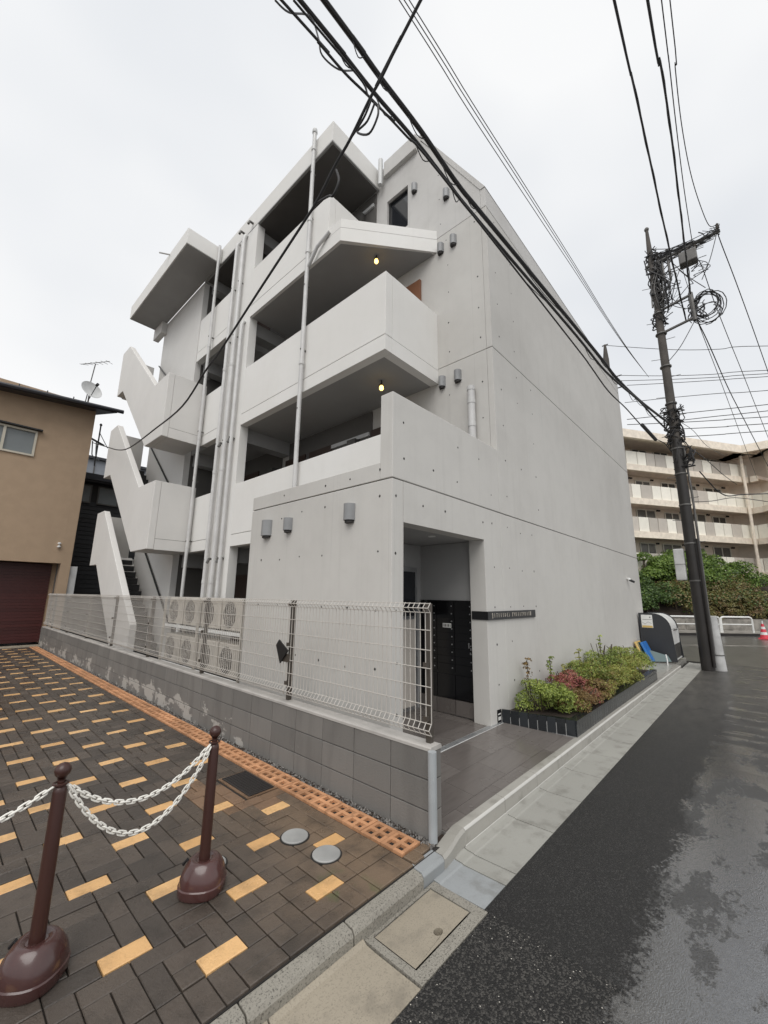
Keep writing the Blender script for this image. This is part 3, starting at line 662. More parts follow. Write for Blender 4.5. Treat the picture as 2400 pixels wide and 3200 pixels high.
bx(GX + GT, AX - .001, 9.23, 11.1, 8.12, 8.40).build('gallery_slab', 'soffit', AB)
gpar(9.23, 11.08, 8.12, 9.45, 8.40)
# roof
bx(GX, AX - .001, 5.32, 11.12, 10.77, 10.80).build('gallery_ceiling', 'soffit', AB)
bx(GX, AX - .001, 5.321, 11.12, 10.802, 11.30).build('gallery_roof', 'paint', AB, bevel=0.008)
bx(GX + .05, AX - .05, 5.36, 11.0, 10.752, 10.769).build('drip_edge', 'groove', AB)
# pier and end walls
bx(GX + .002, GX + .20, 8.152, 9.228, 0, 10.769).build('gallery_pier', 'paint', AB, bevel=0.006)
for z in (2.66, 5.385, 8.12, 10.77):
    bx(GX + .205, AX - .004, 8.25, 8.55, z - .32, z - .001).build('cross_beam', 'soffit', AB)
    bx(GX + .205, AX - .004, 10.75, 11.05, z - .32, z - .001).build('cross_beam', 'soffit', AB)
bx(GX + .0, GX + .16, 11.122, 14.15, 0, 10.78).build('stair_side_wall', 'stairpaint', AB, bevel=0.006)
bx(GX + .165, AX, 11.122, 11.28, 0, 10.77).build('gallery_end_wall', 'corridor_shade', AB)  # end wall in the same dark tone, recess shade put into its colour
bx(GX, AX, 3.79 + .2, 11.1, 0, .12).build('ground_gallery_floor', 'soffit', AB)
bx(GX + .01, GX + .12, 5.54, 7.30, 0, 2.65).build('ground_screen_wall', 'paint', AB)
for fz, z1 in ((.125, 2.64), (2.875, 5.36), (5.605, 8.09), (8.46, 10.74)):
    for y0, y1 in ((5.40, 8.24), (8.56, 10.74)): bx(AX - .03, AX - .0012, y0, y1, fz, z1).build('corridor_shade_panel', 'corridor_shade', AB)  # dark panels added over the back wall to stand for gallery shade
# doors, meters along the galleries
for fz in (0.13, 2.88, 5.67, 8.45):
    for y in (4.15 if fz > 5 else 4.6, 6.6, 7.55, 9.6):
        if fz > 8 and y < 5: continue
        d = bx(AX - .055, AX - .031 if y > 5.3 else AX - .002, y, y + .80, fz, fz + 2.05).build('flat_door', 'doorwood' if (y < 4.5) else 'doordark', AB)
        bx(AX - .085, AX - .0555, y + .08, y + .11, fz + .9, fz + 1.1).build('door_handle', 'alum', d)
    for y in (5.75, 8.75, 10.5):
        bx(AX - .16, AX - .0305, y, y + .24, fz + 1.55, fz + 1.95).build('meter_box', 'galv', AB)
    if fz > 1: bx(AX - .07, AX - .0305, 5.45, 6.6, fz + 1.95, fz + 2.03).build('cable_duct', 'pvc', AB)

# ---- outside stair
SX0, SX1 = 3.17, 4.119
ST = empty_part('outside_stair', AB, (3.6, 12.5, 0))
fl = [
 ([(10.6, 0.0), (11.5, 0.0), (11.6, .12), (14.2, 2.47), (14.92, 2.47), (14.92, 4.07), (14.2, 4.07), (11.3, 1.58), (10.6, 0.98)], 0.10),
 ([(11.27, 2.66), (14.17, 5.17), (14.88, 5.20), (14.88, 6.79), (14.16, 6.79), (11.28, 4.29), (10.15, 4.27), (10.15, 2.66)], 2.90),
 ([(11.3, 5.38), (14.2, 7.95), (14.80, 7.96), (14.80, 9.50), (14.12, 9.50), (11.10, 7.02), (10.15, 7.04), (10.15, 5.38)], 5.64)]
for q, (poly, z0) in enumerate(fl):
    MB().prism(poly, 'x', SX0, SX0 + .15).build('stair_parapet', 'stairpaint', ST, bevel=0.012)
    zt = poly[4][1] if q == 0 else poly[2][1]
    # sloping soffit slab, landing, back parapet
    ybot = 11.55 if q == 0 else 11.28; zb = 0.1 if q == 0 else (2.66, 2.70, 5.42)[q]
    MB().prism([(ybot, zb), (14.18, zt), (14.18, zt + .25), (ybot - .02, zb + .28)], 'x', SX0 + .152, SX1 - .05).build('stair_soffit', 'stairpaint', ST)
    bx(SX0 + .152, SX1, 14.182, 14.75, zt + .001, zt + .22).build('stair_landing', 'stairpaint', ST)
    bx(SX0 + .152, SX1, 14.752, 14.87, zt + .001, (4.0, 6.73, 9.4)[q]).build('landing_parapet', 'stairpaint', ST)
    n = 14
    for k in range(n):
        y = 11.0 + k * .225; z = z0 + (k + 1) * 2.72 / (n + 1)
        bx(SX0 + .153, SX1 - .10, y, y + .25, z - .17, z).build('stair_tread', 'tread', ST)
    hr = MB().tube([(SX1 - .05, 10.75, z0 + .85), (SX1 - .05, 14.1, z0 + 3.55)], .022, 8).build('handrail', 'black', ST)
    if q:
        b = fl[q][0][-1][1]
        bx(SX0 + .152, SX1 - .0, 10.151, 10.30, b, b + .245).build('landing_edge', 'stairpaint', ST)
        bx(SX0 + .152, SX1 - .0, 10.151, 10.30, b + .253, (0, 4.27, 7.04)[q]).build('front_parapet', 'stairpaint', ST)
        bx(SX0 + .16, SX1 - .0, 10.16, 10.29, b + .24, b + .258).build('joint', 'groove', ST)
        bx(SX0 + .153, SX1, 10.302, 11.27, b + .002, b + .22).build('stair_landing', 'stairpaint', ST)
bx(3.17, 4.118, 10.10, 14.72, 10.79, 11.27).build('stair_canopy', 'paint', ST, bevel=0.01)
bx(3.20, 4.10, 10.13, 14.69, 10.775, 10.789).build('canopy_soffit', 'soffit', ST)
MB().tube([(3.165, 11.34, 11.2), (2.93, 11.49, 11.2)], .022, 8).build('overflow_spout', 'pipepaint', ST)
bx(3.95, 4.118, 13.95, 14.7, 10.36, 10.774).build('canopy_beam', 'stairpaint', ST)

# ---- rain pipes, clips, gully hoppers
def pipe(pts, r, nm='rain_pipe'):
    o = MB().tube(pts, r, 12).build(nm, 'pipepaint', AB, smooth=True); return o
def clips(x, y, zs, r, yw=0.10):
    for z in zs:
        bx(x - r - .006, GX + .0, y - .012, y + .012, z, z + .03).build('pipe_clip', 'galv', AB)
def collars(x, y, zs, r):
    for z in zs: MB().lathe((x, y, z), [(r + .006, 0), (r + .006, .07)], 14).build('pipe_collar', 'pipepaint', AB, smooth=True)
pipe([(4.045, 5.84, 3.0), (4.045, 5.84, 11.42)], .041); clips(4.045, 5.84, (5.0, 6.2, 7.6, 9.2, 10.3), .04); collars(4.045, 5.84, (5.9, 8.35, 9.1, 10.9), .046)
MB().lathe((4.045, 5.84, 11.36), [(.05, 0), (.06, .02), (.05, .10), (.02, .13)], 12).build('roof_outlet', 'pvc', AB, smooth=True)
pipe([(4.05, 5.84, 8.0), (4.05, 5.55, 8.32), (4.10, 5.25, 8.50)], .035, 'overflow_pipe')
pipe([(4.02, 10.06, 0.3), (4.02, 10.06, 11.28)], .04); clips(4.02, 10.06, (1.6, 2.9, 4.4, 5.7, 7.2, 8.4, 9.8), .04); collars(4.02, 10.06, (2.75, 5.5, 8.1), .04)
for y, za, zb, r in ((9.02, 0.2, 10.72, .042), (8.66, 0.2, 10.72, .05)):
    pipe([(4.04, y, za), (4.04, y, zb - .12), (4.07, y, zb - .02), (4.14, y, zb)], r); clips(4.04, y, (1.0, 2.4, 5.1, 7.8, 9.3), r); collars(4.04, y, (1.9, 4.4, 7.0), r)
pipe([(4.04, 8.36, 0.2), (4.04, 8.36, 7.96), (4.07, 8.36, 8.06), (4.14, 8.36, 8.08)], .042); clips(4.04, 8.36, (2.4, 5.1), .05)
for y in (8.4, 8.84):
    for z in (2.33, 5.0, 10.83): MB().tube([(4.11, y, z + .1), (4.02, y, z + .1), (3.985, y, z)], .03, 8).build('vent_spout', 'galv', AB, smooth=True)
pipe([(AX - .08, 3.10, 4.1), (AX - .08, 3.10, 5.05)], .06); collars(AX - .08, 3.10, (4.35, 4.75, 4.98), .06)
# ---- vent hoods
def hood(x, y, z, w, h, mat):
    m = MB(); n = 10; d = .085
    arc = [(-d * math.sin(math.pi * k / n), w / 2 * math.cos(math.pi * k / n)) for k in range(n + 1)]
    m.prism([(x + a, y + b) for a, b in arc], 'z', z - h / 2, z + h / 2)
    hd = m.build('vent_hood', mat, AB, smooth=True)
    m2 = MB().prism([(x + a * .8 - .001, y + b * .8) for a, b in arc], 'z', z - h / 2 - .03, z - h / 2 - .001); m2.build('vent_mouth', 'iron', hd)
hood(EX - .002, 5.07, 2.60, .20, .22, 'hood'); hood(EX - .002, 4.55, 2.60, .14, .165, 'hood'); hood(EX - .002, 3.36, 2.61, .15, .19, 'hood')
for y, z in ((4.30, 10.02), (3.53, 9.27), (3.70, 5.38), (3.38, 5.38), (3.68, 8.13), (3.40, 8.13)): hood(AX - .002, y, z, .13, .19, 'hood')
# ---- things on or in the building
lp = []
for (x, y, z, lab) in ((4.78, 4.47, 5.38, 'lit yellow lamp under the third floor gallery, above the terrace wall'), (4.81, 4.68, 8.12, 'lit yellow lamp under the cut-corner canopy of the fourth floor')):
    L = thing('gallery_lamp', lab, 'lamp', (x, y, z - .22), 'lit lamps of the galleries')
    MB().tube([(x, y, z), (x, y, z - .07)], .012, 8).build('lamp_stem', 'black', L)
    MB().lathe((x, y, z - .10), [(.02, .04), (.038, .02), (.04, 0)], 14).build('lamp_cap', 'black', L, smooth=True)
    MB().lathe((x, y, z - .22), [(.006, .035), (.026, .042), (.038, .065), (.037, .09), (.028, .118)], 16).build('lamp_globe', 'bulb', L, smooth=True)
MBX = thing('mailbox_cabinet', 'glossy black wall of mailboxes with small round locks inside the entrance', 'mailboxes', (5.1, 3.4, 0.31))
bx(5.10, 5.128, YF + .22, 3.88, .305, 1.63).build('cabinet_frame', 'blackgloss', MBX)
cols = [(2.985, 3.275), (3.285, 3.575), (3.585, 3.865)]
for a, b in cols:
    for r_ in range(9):
        z1 = 1.60 - r_ * .105
        if z1 - .1 < .62: break
        d = bx(5.085, 5.099, a, b, z1 - .10, z1).build('mailbox_door', 'blackgloss', MBX)
        MB().tube([(5.084, a + .035, z1 - .05), (5.075, a + .035, z1 - .05)], .009, 8).build('lock', 'alum', d)
    bx(5.085, 5.099, a, b, .32, .62).build('parcel_locker_door', 'blackgloss', MBX)
lbl = bx(5.078, 5.084, 3.33, 3.47, 1.25, 1.31).build('label_plate', 'paper', MBX)
for k in range(5): bx(5.075, 5.078, 3.34 + k * .026, 3.34 + k * .026 + .008 + (k % 2) * .006, 1.262, 1.298).build('label_mark', 'black', lbl)
for k, (y, z, h) in enumerate(((2.995, 1.02, .05), (3.02, .985, .03), (3.05, 1.03, .07), (3.03, .93, .025))): bx(5.078, 5.084, y - .006, y + .006, z - h / 2, z + h / 2).build('handle', 'alum', MBX)
SG = thing('name_sign', 'dark wrap-around building name sign with metal letters beside the entrance', 'sign', (5.3, YF, 1.43))
bx(5.018, 6.56, YF - .022, YF - .001, 1.385, 1.495).build('sign_board', 'black', SG)
bx(5.018, 5.029, YF - .001, YF + .22, 1.385, 1.495).build('sign_return', 'black', SG)
rr = random.Random(12); x = 5.12
glyphs = '1ITIIIDI) FVIIITVIIT8'
for ch in glyphs:
    w = .035; m = MB(); y0, y1, z0, z1 = YF - .028, YF - .0225, 1.415, 1.47
    if ch == ' ': x += .05; continue
    if ch == 'I': m.box(x + .010, x + .018, y0, y1, z0, z1)
    elif ch == '1': m.prism([(x + .012, z0 - .012), (x + .026, z0 - .012), (x + .026, z1 + .004), (x + .016, z1 + .004), (x, z1 - .012), (x + .012, z1 - .012)], 'y', y0, y1)
    elif ch == 'T': m.box(x + .012, x + .02, y0, y1, z0, z1 - .008); m.box(x, x + .034, y0, y1, z1 - .0079, z1)
    elif ch == 'D': m.tube([(x + .005, (y0 + y1) / 2, z0 + .003), (x + .005, (y0 + y1) / 2, z1 - .003), (x + .022, (y0 + y1) / 2, z1 - .01), (x + .03, (y0 + y1) / 2, (z0 + z1) / 2), (x + .022, (y0 + y1) / 2, z0 + .01)], .0035, 5, closed=True)
    elif ch == ')': m.tube([(x, (y0 + y1) / 2, z1), (x + .018, (y0 + y1) / 2, z1 - .018), (x + .018, (y0 + y1) / 2, z0 + .015), (x, (y0 + y1) / 2, z0)], .0035, 5)
    elif ch == 'F': m.box(x, x + .012, y0, y1, z0, z1); m.box(x + .0121, x + .034, y0, y1, z1 - .012, z1)
    elif ch == 'V': m.tube([(x, (y0 + y1) / 2, z1), (x + .016, (y0 + y1) / 2, z0), (x + .032, (y0 + y1) / 2, z1)], .004, 5)
    elif ch == '8': m.box(x, x + .028, y0, y1, z0, z1 + .003)
    m.build('letter', 'signtext', SG); x += .062
CAM = thing('security_camera', 'small white and black security camera high on the street wall near its far corner', 'camera', (13.0, YF, 2.2))
MB().lathe((13.0, YF - .05, 2.20), [(.045, 0), (.045, .03), (.03, .05)], 14).build('camera_mount', 'white', CAM, smooth=True)
MB().tube([(13.0, YF - .06, 2.20), (13.06, YF - .16, 2.14)], .032, 10).build('camera_body', 'black', CAM, smooth=True)
bx(12.96, 13.04, YF - .06, YF - .001, 2.22, 2.26).build('camera_bracket', 'white', CAM)
stk = bx(5.20, 5.30, YF - .006, YF - .001, 0.10, 0.25).build('wall_sticker', 'black'); tag(stk, 'small black and white sticker at the foot of the entrance pier', 'sticker')
bx(5.215, 5.285, YF - .008, YF - .0061, 0.125, 0.165).build('sticker_print', 'paper', stk); bx(5.215, 5.285, YF - .008, YF - .0061, 0.19, 0.205).build('sticker_print', 'paper', stk)
# ================================================================== BLOCK WALL, MESH FENCE, CORNER GUARD
WX0, WX1 = 2.67, 2.80
BW = thing('block_wall', 'low grey concrete block wall with pale coping along the plaza', 'wall', (2.735, 9.5, -.012))
rowz = [(-.03, .160), (.168, .364), (.372, .560)]
proto = None
for (z0, z1) in rowz:
    y = 1.95 + 0.0; first = True; pr_ = None
    while y < 17.3:
        L = .39 if first else .42; first = False
        if L == .42:
            if pr_ is None: pr_ = bx(WX0, WX1, y + .0025, y + L - .0025, z0, z1).build('block', 'block', BW, bevel=.003); po = ORG[pr_.name]; py = y
            else: inst(pr_, po + Vector((rng.uniform(-.0012, .0012), y - py, 0)), BW)
        else: bx(WX0, WX1, y, y + L - .0025, z0, z1).build('block', 'block', BW, bevel=.003)
        y += L
bx(WX0 + .008, WX1 - .008, 1.957, 17.3, -.1, .558).build('mortar', 'groove', BW)
for a, b in ((1.945, 5.0), (5.004, 9.0), (9.004, 13.0), (13.004, 17.3)):
    MB().prism([(WX0 - .004, .562), (WX0 - .004, .582), (WX0 + .004, .592), (WX1 - .004, .592), (WX1 + .004, .582), (WX1 + .004, .562)], 'y', a, b).build('coping', 'coping', BW)
CG = MB().tube([(2.655, 1.925, .0), (2.655, 1.925, .575)], .032, 16).build('corner_guard', 'guardgrey', smooth=True)
tag(CG, 'pale grey round plastic guard on the near corner of the block wall', 'corner guard')
FX = 2.735; ps = [2.02, 3.86, 5.94, 8.06, 10.2, 12.24, 14.3, 16.4]
FN = thing('mesh_fence', 'pale wire mesh fence with folded edges and bronze posts on top of the block wall', 'fence', (FX, 9, .592))
for y in ps:
    p = bx(FX - .0, FX + .045, y - .022, y + .022, .592, 1.625).build('fence_post', 'post', FN, bevel=.003)
    for z in (1.56, 1.14, .75): bx(FX - .035, FX - .001, y - .018, y + .018, z, z + .035).build('post_clip', 'post', p)
hz = [(.66, -.0), (.70, -.035), (.74, 0), (.87, 0), (1.0, 0), (1.135, 0), (1.27, 0), (1.42, 0), (1.555, 0), (1.59, -.035), (1.625, 0)]
XM = FX - .03
ends = [1.955] + ps[1:] + [17.25]
for a, b in zip(ends, ends[1:]):
    vw = MB(); hw = MB(); n = int((b - a - .02) / .05)
    for k in range(n + 1):
        y = a + .008 + k * (b - a - .016) / n
        vw.tube([(XM, y, .655), (XM - .035, y, .70), (XM, y, .745), (XM, y, 1.552), (XM - .035, y, 1.59), (XM, y, 1.63)], .0036, 5)
    vw.build('vertical_wires', 'fence', FN, kind='stuff')
    for z, dx in hz: MB().tube([(XM + dx - .005, a + .004, z), (XM + dx - .005, b - .004, z)], .0036, 6).build('horizontal_wire', 'fence', FN)
bx(FX - .05, FX - .02, 3.80, 3.94, .98, 1.06).build('latch_plate', 'post', FN)
# loose leaf-shaped reflector stuck at the second post
rf = MB().add([(FX - .07, 3.80, 1.10), (FX - .07, 3.93, .96), (FX - .07, 4.02, 1.14), (FX - .07, 3.97, 1.20), (FX - .055, 3.80, 1.10), (FX - .055, 3.93, .96), (FX - .055, 4.02, 1.14), (FX - .055, 3.97, 1.20)],
    [(0, 1, 2, 3), (4, 7, 6, 5), (0, 4, 5, 1), (1, 5, 6, 2), (2, 6, 7, 3), (3, 7, 4, 0)]).build('hanging_lock_cover', 'black')
tag(rf, 'small black flap hooked on the second fence post', 'flap')

# ================================================================== AIR CONDITIONER UNITS ON A RACK
RK = thing('unit_rack', 'pale steel rack carrying two rows of air conditioner units behind the fence', 'rack', (3.62, 7.7, .12))
for z in (.30, 1.02):
    for x in (3.42, 3.78): bx(x, x + .03, 6.12, 9.28, z, z + .05).build('rack_rail', 'white', RK)
for y in (6.10, 7.68, 9.27):
    for x in (3.385, 3.812): bx(x, x + .034, y - .02, y + .02, .12, 1.6).build('rack_post', 'acbody', RK)
def ac(y, z, loc=None):
    x0, x1, w, h = 3.46, 3.76, .71, .53
    t = thing('ac_unit', 'x', 'air conditioner', (3.61, y + w / 2, z), 'air conditioner units on the rack')
    bx(x0, x1, y, y + w, z + .02, z + h).build('casing', 'acbody', t, bevel=.012)
    cy, cz, r = y + .44, z + .27, .215
    m = MB()
    for rr_ in (.04, .072, .104, .136, .168, .2): m.tube([(x0 - .012, cy + rr_ * math.cos(a), cz + rr_ * math.sin(a)) for a in [2 * math.pi * k / 20 for k in range(20)]], .0022, 4, closed=True)
    for k in range(8):
        a = math.pi * k / 4; m.tube([(x0 - .012, cy + .04 * math.cos(a), cz + .04 * math.sin(a)), (x0 - .012, cy + .21 * math.cos(a), cz + .21 * math.sin(a))], .0025, 4)
    m.build('fan_grille', 'acbody', t)
    MB().tube([(x0 - .003, cy, cz), (x0 - .0005, cy, cz)], r, 24).build('fan_opening', 'acgrille', t)
    f = MB()
    for k in range(3):
        a = 2 * math.pi * k / 3 + .4
        f.add([(x0 - .006, cy + .03 * math.cos(a), cz + .03 * math.sin(a)), (x0 - .004, cy + .19 * math.cos(a - .35), cz + .19 * math.sin(a - .35)), (x0 - .008, cy + .20 * math.cos(a + .35), cz + .20 * math.sin(a + .35))], [(0, 1, 2)])
    f.build('fan_blade', 'galv', t)
    bx(x0 - .006, x0 - .001, y + .03, y + .17, z + .1, z + .46).build('service_cover', 'acbody', t)
    for dy in (.08, .58): bx(x0 + .02, x1 - .02, y + dy, y + dy + .05, z, z + .0199).build('foot', 'black', t)
    return t
acn = ['first', 'second', 'third', 'fourth']; a0 = None
for r_, z in ((0, 1.07), (1, .35)):
    for k in range(4):
        y = 8.52 - k * .775
        lab = 'beige air conditioner unit in the %s row of the rack, %s from the stair side' % (('upper', 'lower')[r_], acn[k])
        if a0 is None: a0 = ac(y, z); a0['label'] = lab; base = (y, z)
        else: copy_tree(a0, ORG[a0.name] + Vector((0, y - base[0], z - base[1])), lab)

# ================================================================== CHAIN BOLLARDS
def bollard(cx, cy, label):
    t = thing('chain_bollard', label, 'bollard', (cx, cy, 0), 'brown chain bollards on the plaza')
    # octagonal-ish weighted foot
    n = 32; prof = [(.126, 0), (.131, .012), (.132, .045), (.126, .050), (.124, .075), (.113, .108), (.094, .140), (.080, .155), (.068, .160), (.050, .158), (.040, .150)]
    m = MB(); vs = []
    for r, z in prof:
        for k in range(n):
            a = 2 * math.pi * k / n; f = 1 + .035 * math.cos(4 * a) * (r / .13)
            sx = 1.0; vs.append((cx + r * f * math.cos(a), cy + r * f * math.sin(a), z + .004))
    fs = [(i * n + k, i * n + (k + 1) % n, (i + 1) * n + (k + 1) % n, (i + 1) * n + k) for i in range(len(prof) - 1) for k in range(n)] + [tuple(range(n))[::-1], tuple(range((len(prof) - 1) * n, len(prof) * n))]
    m.add(vs, fs).build('weighted_foot', 'brownbase', t, smooth=True)
    MB().lathe((cx, cy, 0), [(.031, .15), (.029, .75), (.026, .765), (.02, .772)], 20).build('post', 'brownpole', t, smooth=True)
    MB().lathe((cx, cy, 0), [(.016, .768), (.015, .80), (.020, .806)], 16).build('neck', 'brownpole', t, smooth=True)
    MB().lathe((cx, cy, .84), [(.004, -.034), (.018, -.03), (.030, -.016), (.035, 0), (.031, .016), (.02, .029), (.004, .035)], 20).build('ball_finial', 'brownpole', t, smooth=True)
    MB().tube([(cx + .03 * math.cos(a), cy + .03 * math.sin(a), .785) for a in [2 * math.pi * k / 12 for k in range(12)]], .005, 6, closed=True).build('chain_ring', 'brownpole', t)
    MB().tube([(cx - .05, cy + .075, .115), (cx - .06, cy + .088, .14), (cx - .075, cy + .105, .112)], .009, 8).build('lifting_handle', 'black', t)
    return t
B1, B2 = (1.345, 2.63), (.575, 2.60)
bollard(*B1, 'brown chain bollard nearer the block wall, white chains reaching it from one side')
bollard(*B2, 'brown chain bollard at the left edge, chains hanging from both its sides')
def chain(a, b, sag, label, lpitch=.030):
    a = Vector(a); b = Vector(b); n = 60
    pts = [a.lerp(b, k / n) - Vector((0, 0, sag * 4 * (k / n) * (1 - k / n))) for k in range(n + 1)]
    t = thing('plastic_chain', label, 'chain', tuple(a), 'white plastic chains')
    # link prototype, laid along +X
    if 'link' not in ORG:
        L, w = .023, .010; path = []
        for k in range(12):
            an = 2 * math.pi * k / 12; path.append((L * (.62 if math.cos(an) > 0 else -.62) * (1 if abs(math.cos(an)) > .01 else 0) + w * math.cos(an) * .9, w * math.sin(an), 0))
        me = MB().tube(path, .0042, 6, closed=True).mesh('link', 'chain', (0, 0, 0), True); ORG['link'] = me
    me = ORG['link']; total = sum((pts[i + 1] - pts[i]).length for i in range(n)); cnt = int(total / lpitch)
    d = 0; i = 0; acc = 0
    for q in range(cnt):
        target = (q + .5) * total / cnt
        while i < n - 1 and acc + (pts[i + 1] - pts[i]).length < target: acc += (pts[i + 1] - pts[i]).length; i += 1
        seg = pts[i + 1] - pts[i]; p = pts[i] + seg * ((target - acc) / seg.length)
        o = bpy.data.objects.new('link', me); COL.objects.link(o); o.parent = t; o.location = p - a
        dd = seg.normalized(); qt = dd.to_track_quat('X', 'Z'); o.rotation_euler = (qt @ Matrix.Rotation(rad(20 + 90 * (q % 2)), 3, 'X').to_quaternion()).to_euler()
chain((B1[0] - .03, B1[1], .77), (B2[0] + .03, B2[1], .77), .175, 'upper white plastic chain sagging between the two brown bollards')
chain((B1[0] - .03, B1[1] - .01, .755), (B2[0] + .03, B2[1] - .01, .765), .315, 'lower white plastic chain in a deep curve between the two brown bollards')
chain((B2[0] - .03, B2[1], .775), (-.24, 2.58, .77), .11, 'white plastic chain running out of the photo at the left')
# ---- lids and drain cover in the plaza
for (x, y, lab) in ((2.025, 2.67, 'round grey pipe lid beside the yellow paver near the terracotta strip'), (2.048, 2.352, 'round grey pipe lid nearest the kerb'), (1.475, 2.80, 'round grey pipe lid half hidden behind the bollard foot')):
    o = MB().lathe((x, y, 0), [(.093, -.01), (.093, .008), (.088, .012), (.004, .013)], 36).build('pipe_lid', 'lid', smooth=True); tag(o, lab, 'lid', 'round lids in the plaza')
    MB().lathe((x, y, 0), [(.104, -.01), (.104, .003), (.094, .0035)], 36).build('lid_rim', 'sand', o)
DC = thing('drain_cover', 'dark rectangular iron drain cover let into the pavers', 'drain cover', (2.235, 3.69, 0))
bx(2.09, 2.385, 3.425, 3.96, -.03, -.006).build('cover_frame', 'tpaver', DC)
bx(2.115, 2.36, 3.45, 3.935, -.03, .003).build('cover_plate', 'iron', DC, bevel=.003)
gb = MB()
for i in range(8):
    for j in range(16): gb.box(2.13 + i * .028, 2.146 + i * .028, 3.47 + j * .029, 3.485 + j * .029, .0031, .006)
gb.build('raised_pattern', 'iron', DC, kind='stuff')

# ================================================================== PLANTER AND SHRUBS
PT = thing('planter', 'low planter edged in black tiles along the street wall', 'planter', (8.0, 2.3, .03))
A_, B_ = Vector((5.31, 2.725, .075)), Vector((5.60, 1.90, .03)); TZ = .20
for k in range(8):
    p, q = A_.lerp(B_, k / 8), A_.lerp(B_, (k + 1) / 8); d = (B_ - A_).normalized() * .0045; nrm = Vector((-.04, -.012, 0)) * .25
    p, q = p + d, q - d
    zt = .25 - .04 * (k + .5) / 8
    vs = [p, q, Vector((q.x, q.y, zt)), Vector((p.x, p.y, zt))]; vs = [v + nrm for v in vs] + [v - nrm for v in vs]
    MB().add(vs, [(0, 1, 2, 3), (4, 7, 6, 5), (0, 4, 5, 1), (1, 5, 6, 2), (2, 6, 7, 3), (3, 7, 4, 0)]).build('edge_tile', 'bltile', PT)
for k in range(48):
    x = 5.60 + k * .1075
    zt = .205 - k * .0012
    bx(x + .0025, x + .105, 1.888, 1.905, .012, zt).build('edge_tile', 'bltile', PT)
MB().prism([(5.308, 2.729), (5.598, 1.906), (10.76, 1.906), (10.76, 2.729)], 'z', .005, .165).build('planter_core', 'grout', PT)
MB().prism([(5.31, 2.70), (5.61, 1.884), (10.77, 1.884), (10.77, 1.99), (5.69, 1.99), (5.44, 2.70)], 'z', .1651, .207).build('coping_tiles', 'bltile', PT)
MB().prism([(5.40, 2.728), (5.69, 1.99), (10.70, 1.99), (10.70, 2.728)], 'z', .1652, .19).build('planter_soil', 'soil', PT)
nr = np.random.RandomState(11)
def leaves(name, blobs, n, size, mat, parent=None, kind=None, aspect=1.9, flat=.3):
    """blobs: list of (cx,cy,cz,rx,ry,rz); folded two-triangle leaves near blob surfaces"""
    B = np.array(blobs); w = (B[:, 3] * B[:, 4] + B[:, 4] * B[:, 5] + B[:, 3] * B[:, 5]); w = w / w.sum()
    idx = nr.choice(len(B), n, p=w); b = B[idx]
    d = nr.normal(size=(n, 3)); d /= np.linalg.norm(d, axis=1)[:, None]
    d[:, 2] = np.where(d[:, 2] < -.35, -d[:, 2], d[:, 2])
    rr = nr.uniform(.70, 1.05, n) ** 1.0
    c = b[:, :3] + d * b[:, 3:] * rr[:, None]
    nrm = d + nr.normal(size=(n, 3)) * .55; nrm[:, 2] += .35; nrm /= np.linalg.norm(nrm, axis=1)[:, None]
    t = np.cross(nrm, nr.normal(size=(n, 3))); t /= np.linalg.norm(t, axis=1)[:, None]
    s_ = np.cross(nrm, t); L = (size * nr.uniform(.6, 1.3, n))[:, None]; Wd = L / aspect
    v = np.stack([c - t * L / 2, c + s_ * Wd / 2 + nrm * L * .08, c + t * L / 2, c - s_ * Wd / 2 + nrm * L * .08], 1).reshape(-1, 3)
    org = Vector((float(B[:, 0].mean()), float(B[:, 1].mean()), float((B[:, 2] - B[:, 5]).min())))
    v -= np.array(org)
    me = bpy.data.meshes.new(name); me.vertices.add(4 * n); me.vertices.foreach_set('co', v.ravel())
    me.loops.add(4 * n); me.loops.foreach_set('vertex_index', np.arange(4 * n)); me.polygons.add(n)
    me.polygons.foreach_set('loop_start', np.arange(0, 4 * n, 4)); me.update(calc_edges=True); me.validate(); me.materials.append(M_[mat])
    o = bpy.data.objects.new(name, me); COL.objects.link(o); ORG[o.name] = org
    if parent is not None: o.parent = parent; o.location = org - ORG[parent.name]
    else: o.location = org
    if kind: o['kind'] = kind
    return o
def shrub(name, label, cx, cy, w, h, mat, n=1600, size=.035, z0=.19, lx=1.0, mat2=None, group=None, cat='shrub'):
    t = thing(name, label, cat, (cx, cy, z0), group)
    st = MB()
    for k in range(7):
        a = rng.uniform(0, 6.28); e = rng.uniform(.2, .8)
        st.tube([(cx, cy, z0 - .01), (cx + w * .3 * e * math.cos(a) * lx, cy + w * .3 * e * math.sin(a), z0 + h * .45), (cx + w * .45 * e * math.cos(a + .3) * lx, cy + w * .45 * e * math.sin(a + .3), z0 + h * .8)], .006, 5)
    st.build('stems', 'bark', t)
    bl = []
    for k in range(20):
        a = rng.uniform(0, 6.28); e = rng.uniform(.05, 1) ** .55
        bl.append((cx + w * .36 * e * math.cos(a) * lx, max(min(cy + w * .36 * e * math.sin(a), YF - .14), 1.985), z0 + h * rng.uniform(.12, .80) * (1 - .35 * e), w * rng.uniform(.12, .2) * lx ** .5, w * rng.uniform(.12, .2), h * rng.uniform(.15, .24)))
    leaves('foliage', bl, int(n * 1.5), size * .92, mat, t)
    if mat2: leaves('foliage', bl, n // 2, size * .92, mat2, t)
    return t
GR = 'shrubs in the black-edged planter'
shrub('planter_shrub', 'fresh green shrub at the entrance end of the planter', 5.78, 2.38, .86, .50, 'lf_green', 4200, .034, group=GR)
shrub('planter_shrub', 'green and bronze shrub second from the entrance, beside the tile edge', 6.12, 2.20, .66, .34, 'lf_brown', 3400, .030, mat2='lf_green', group=GR)
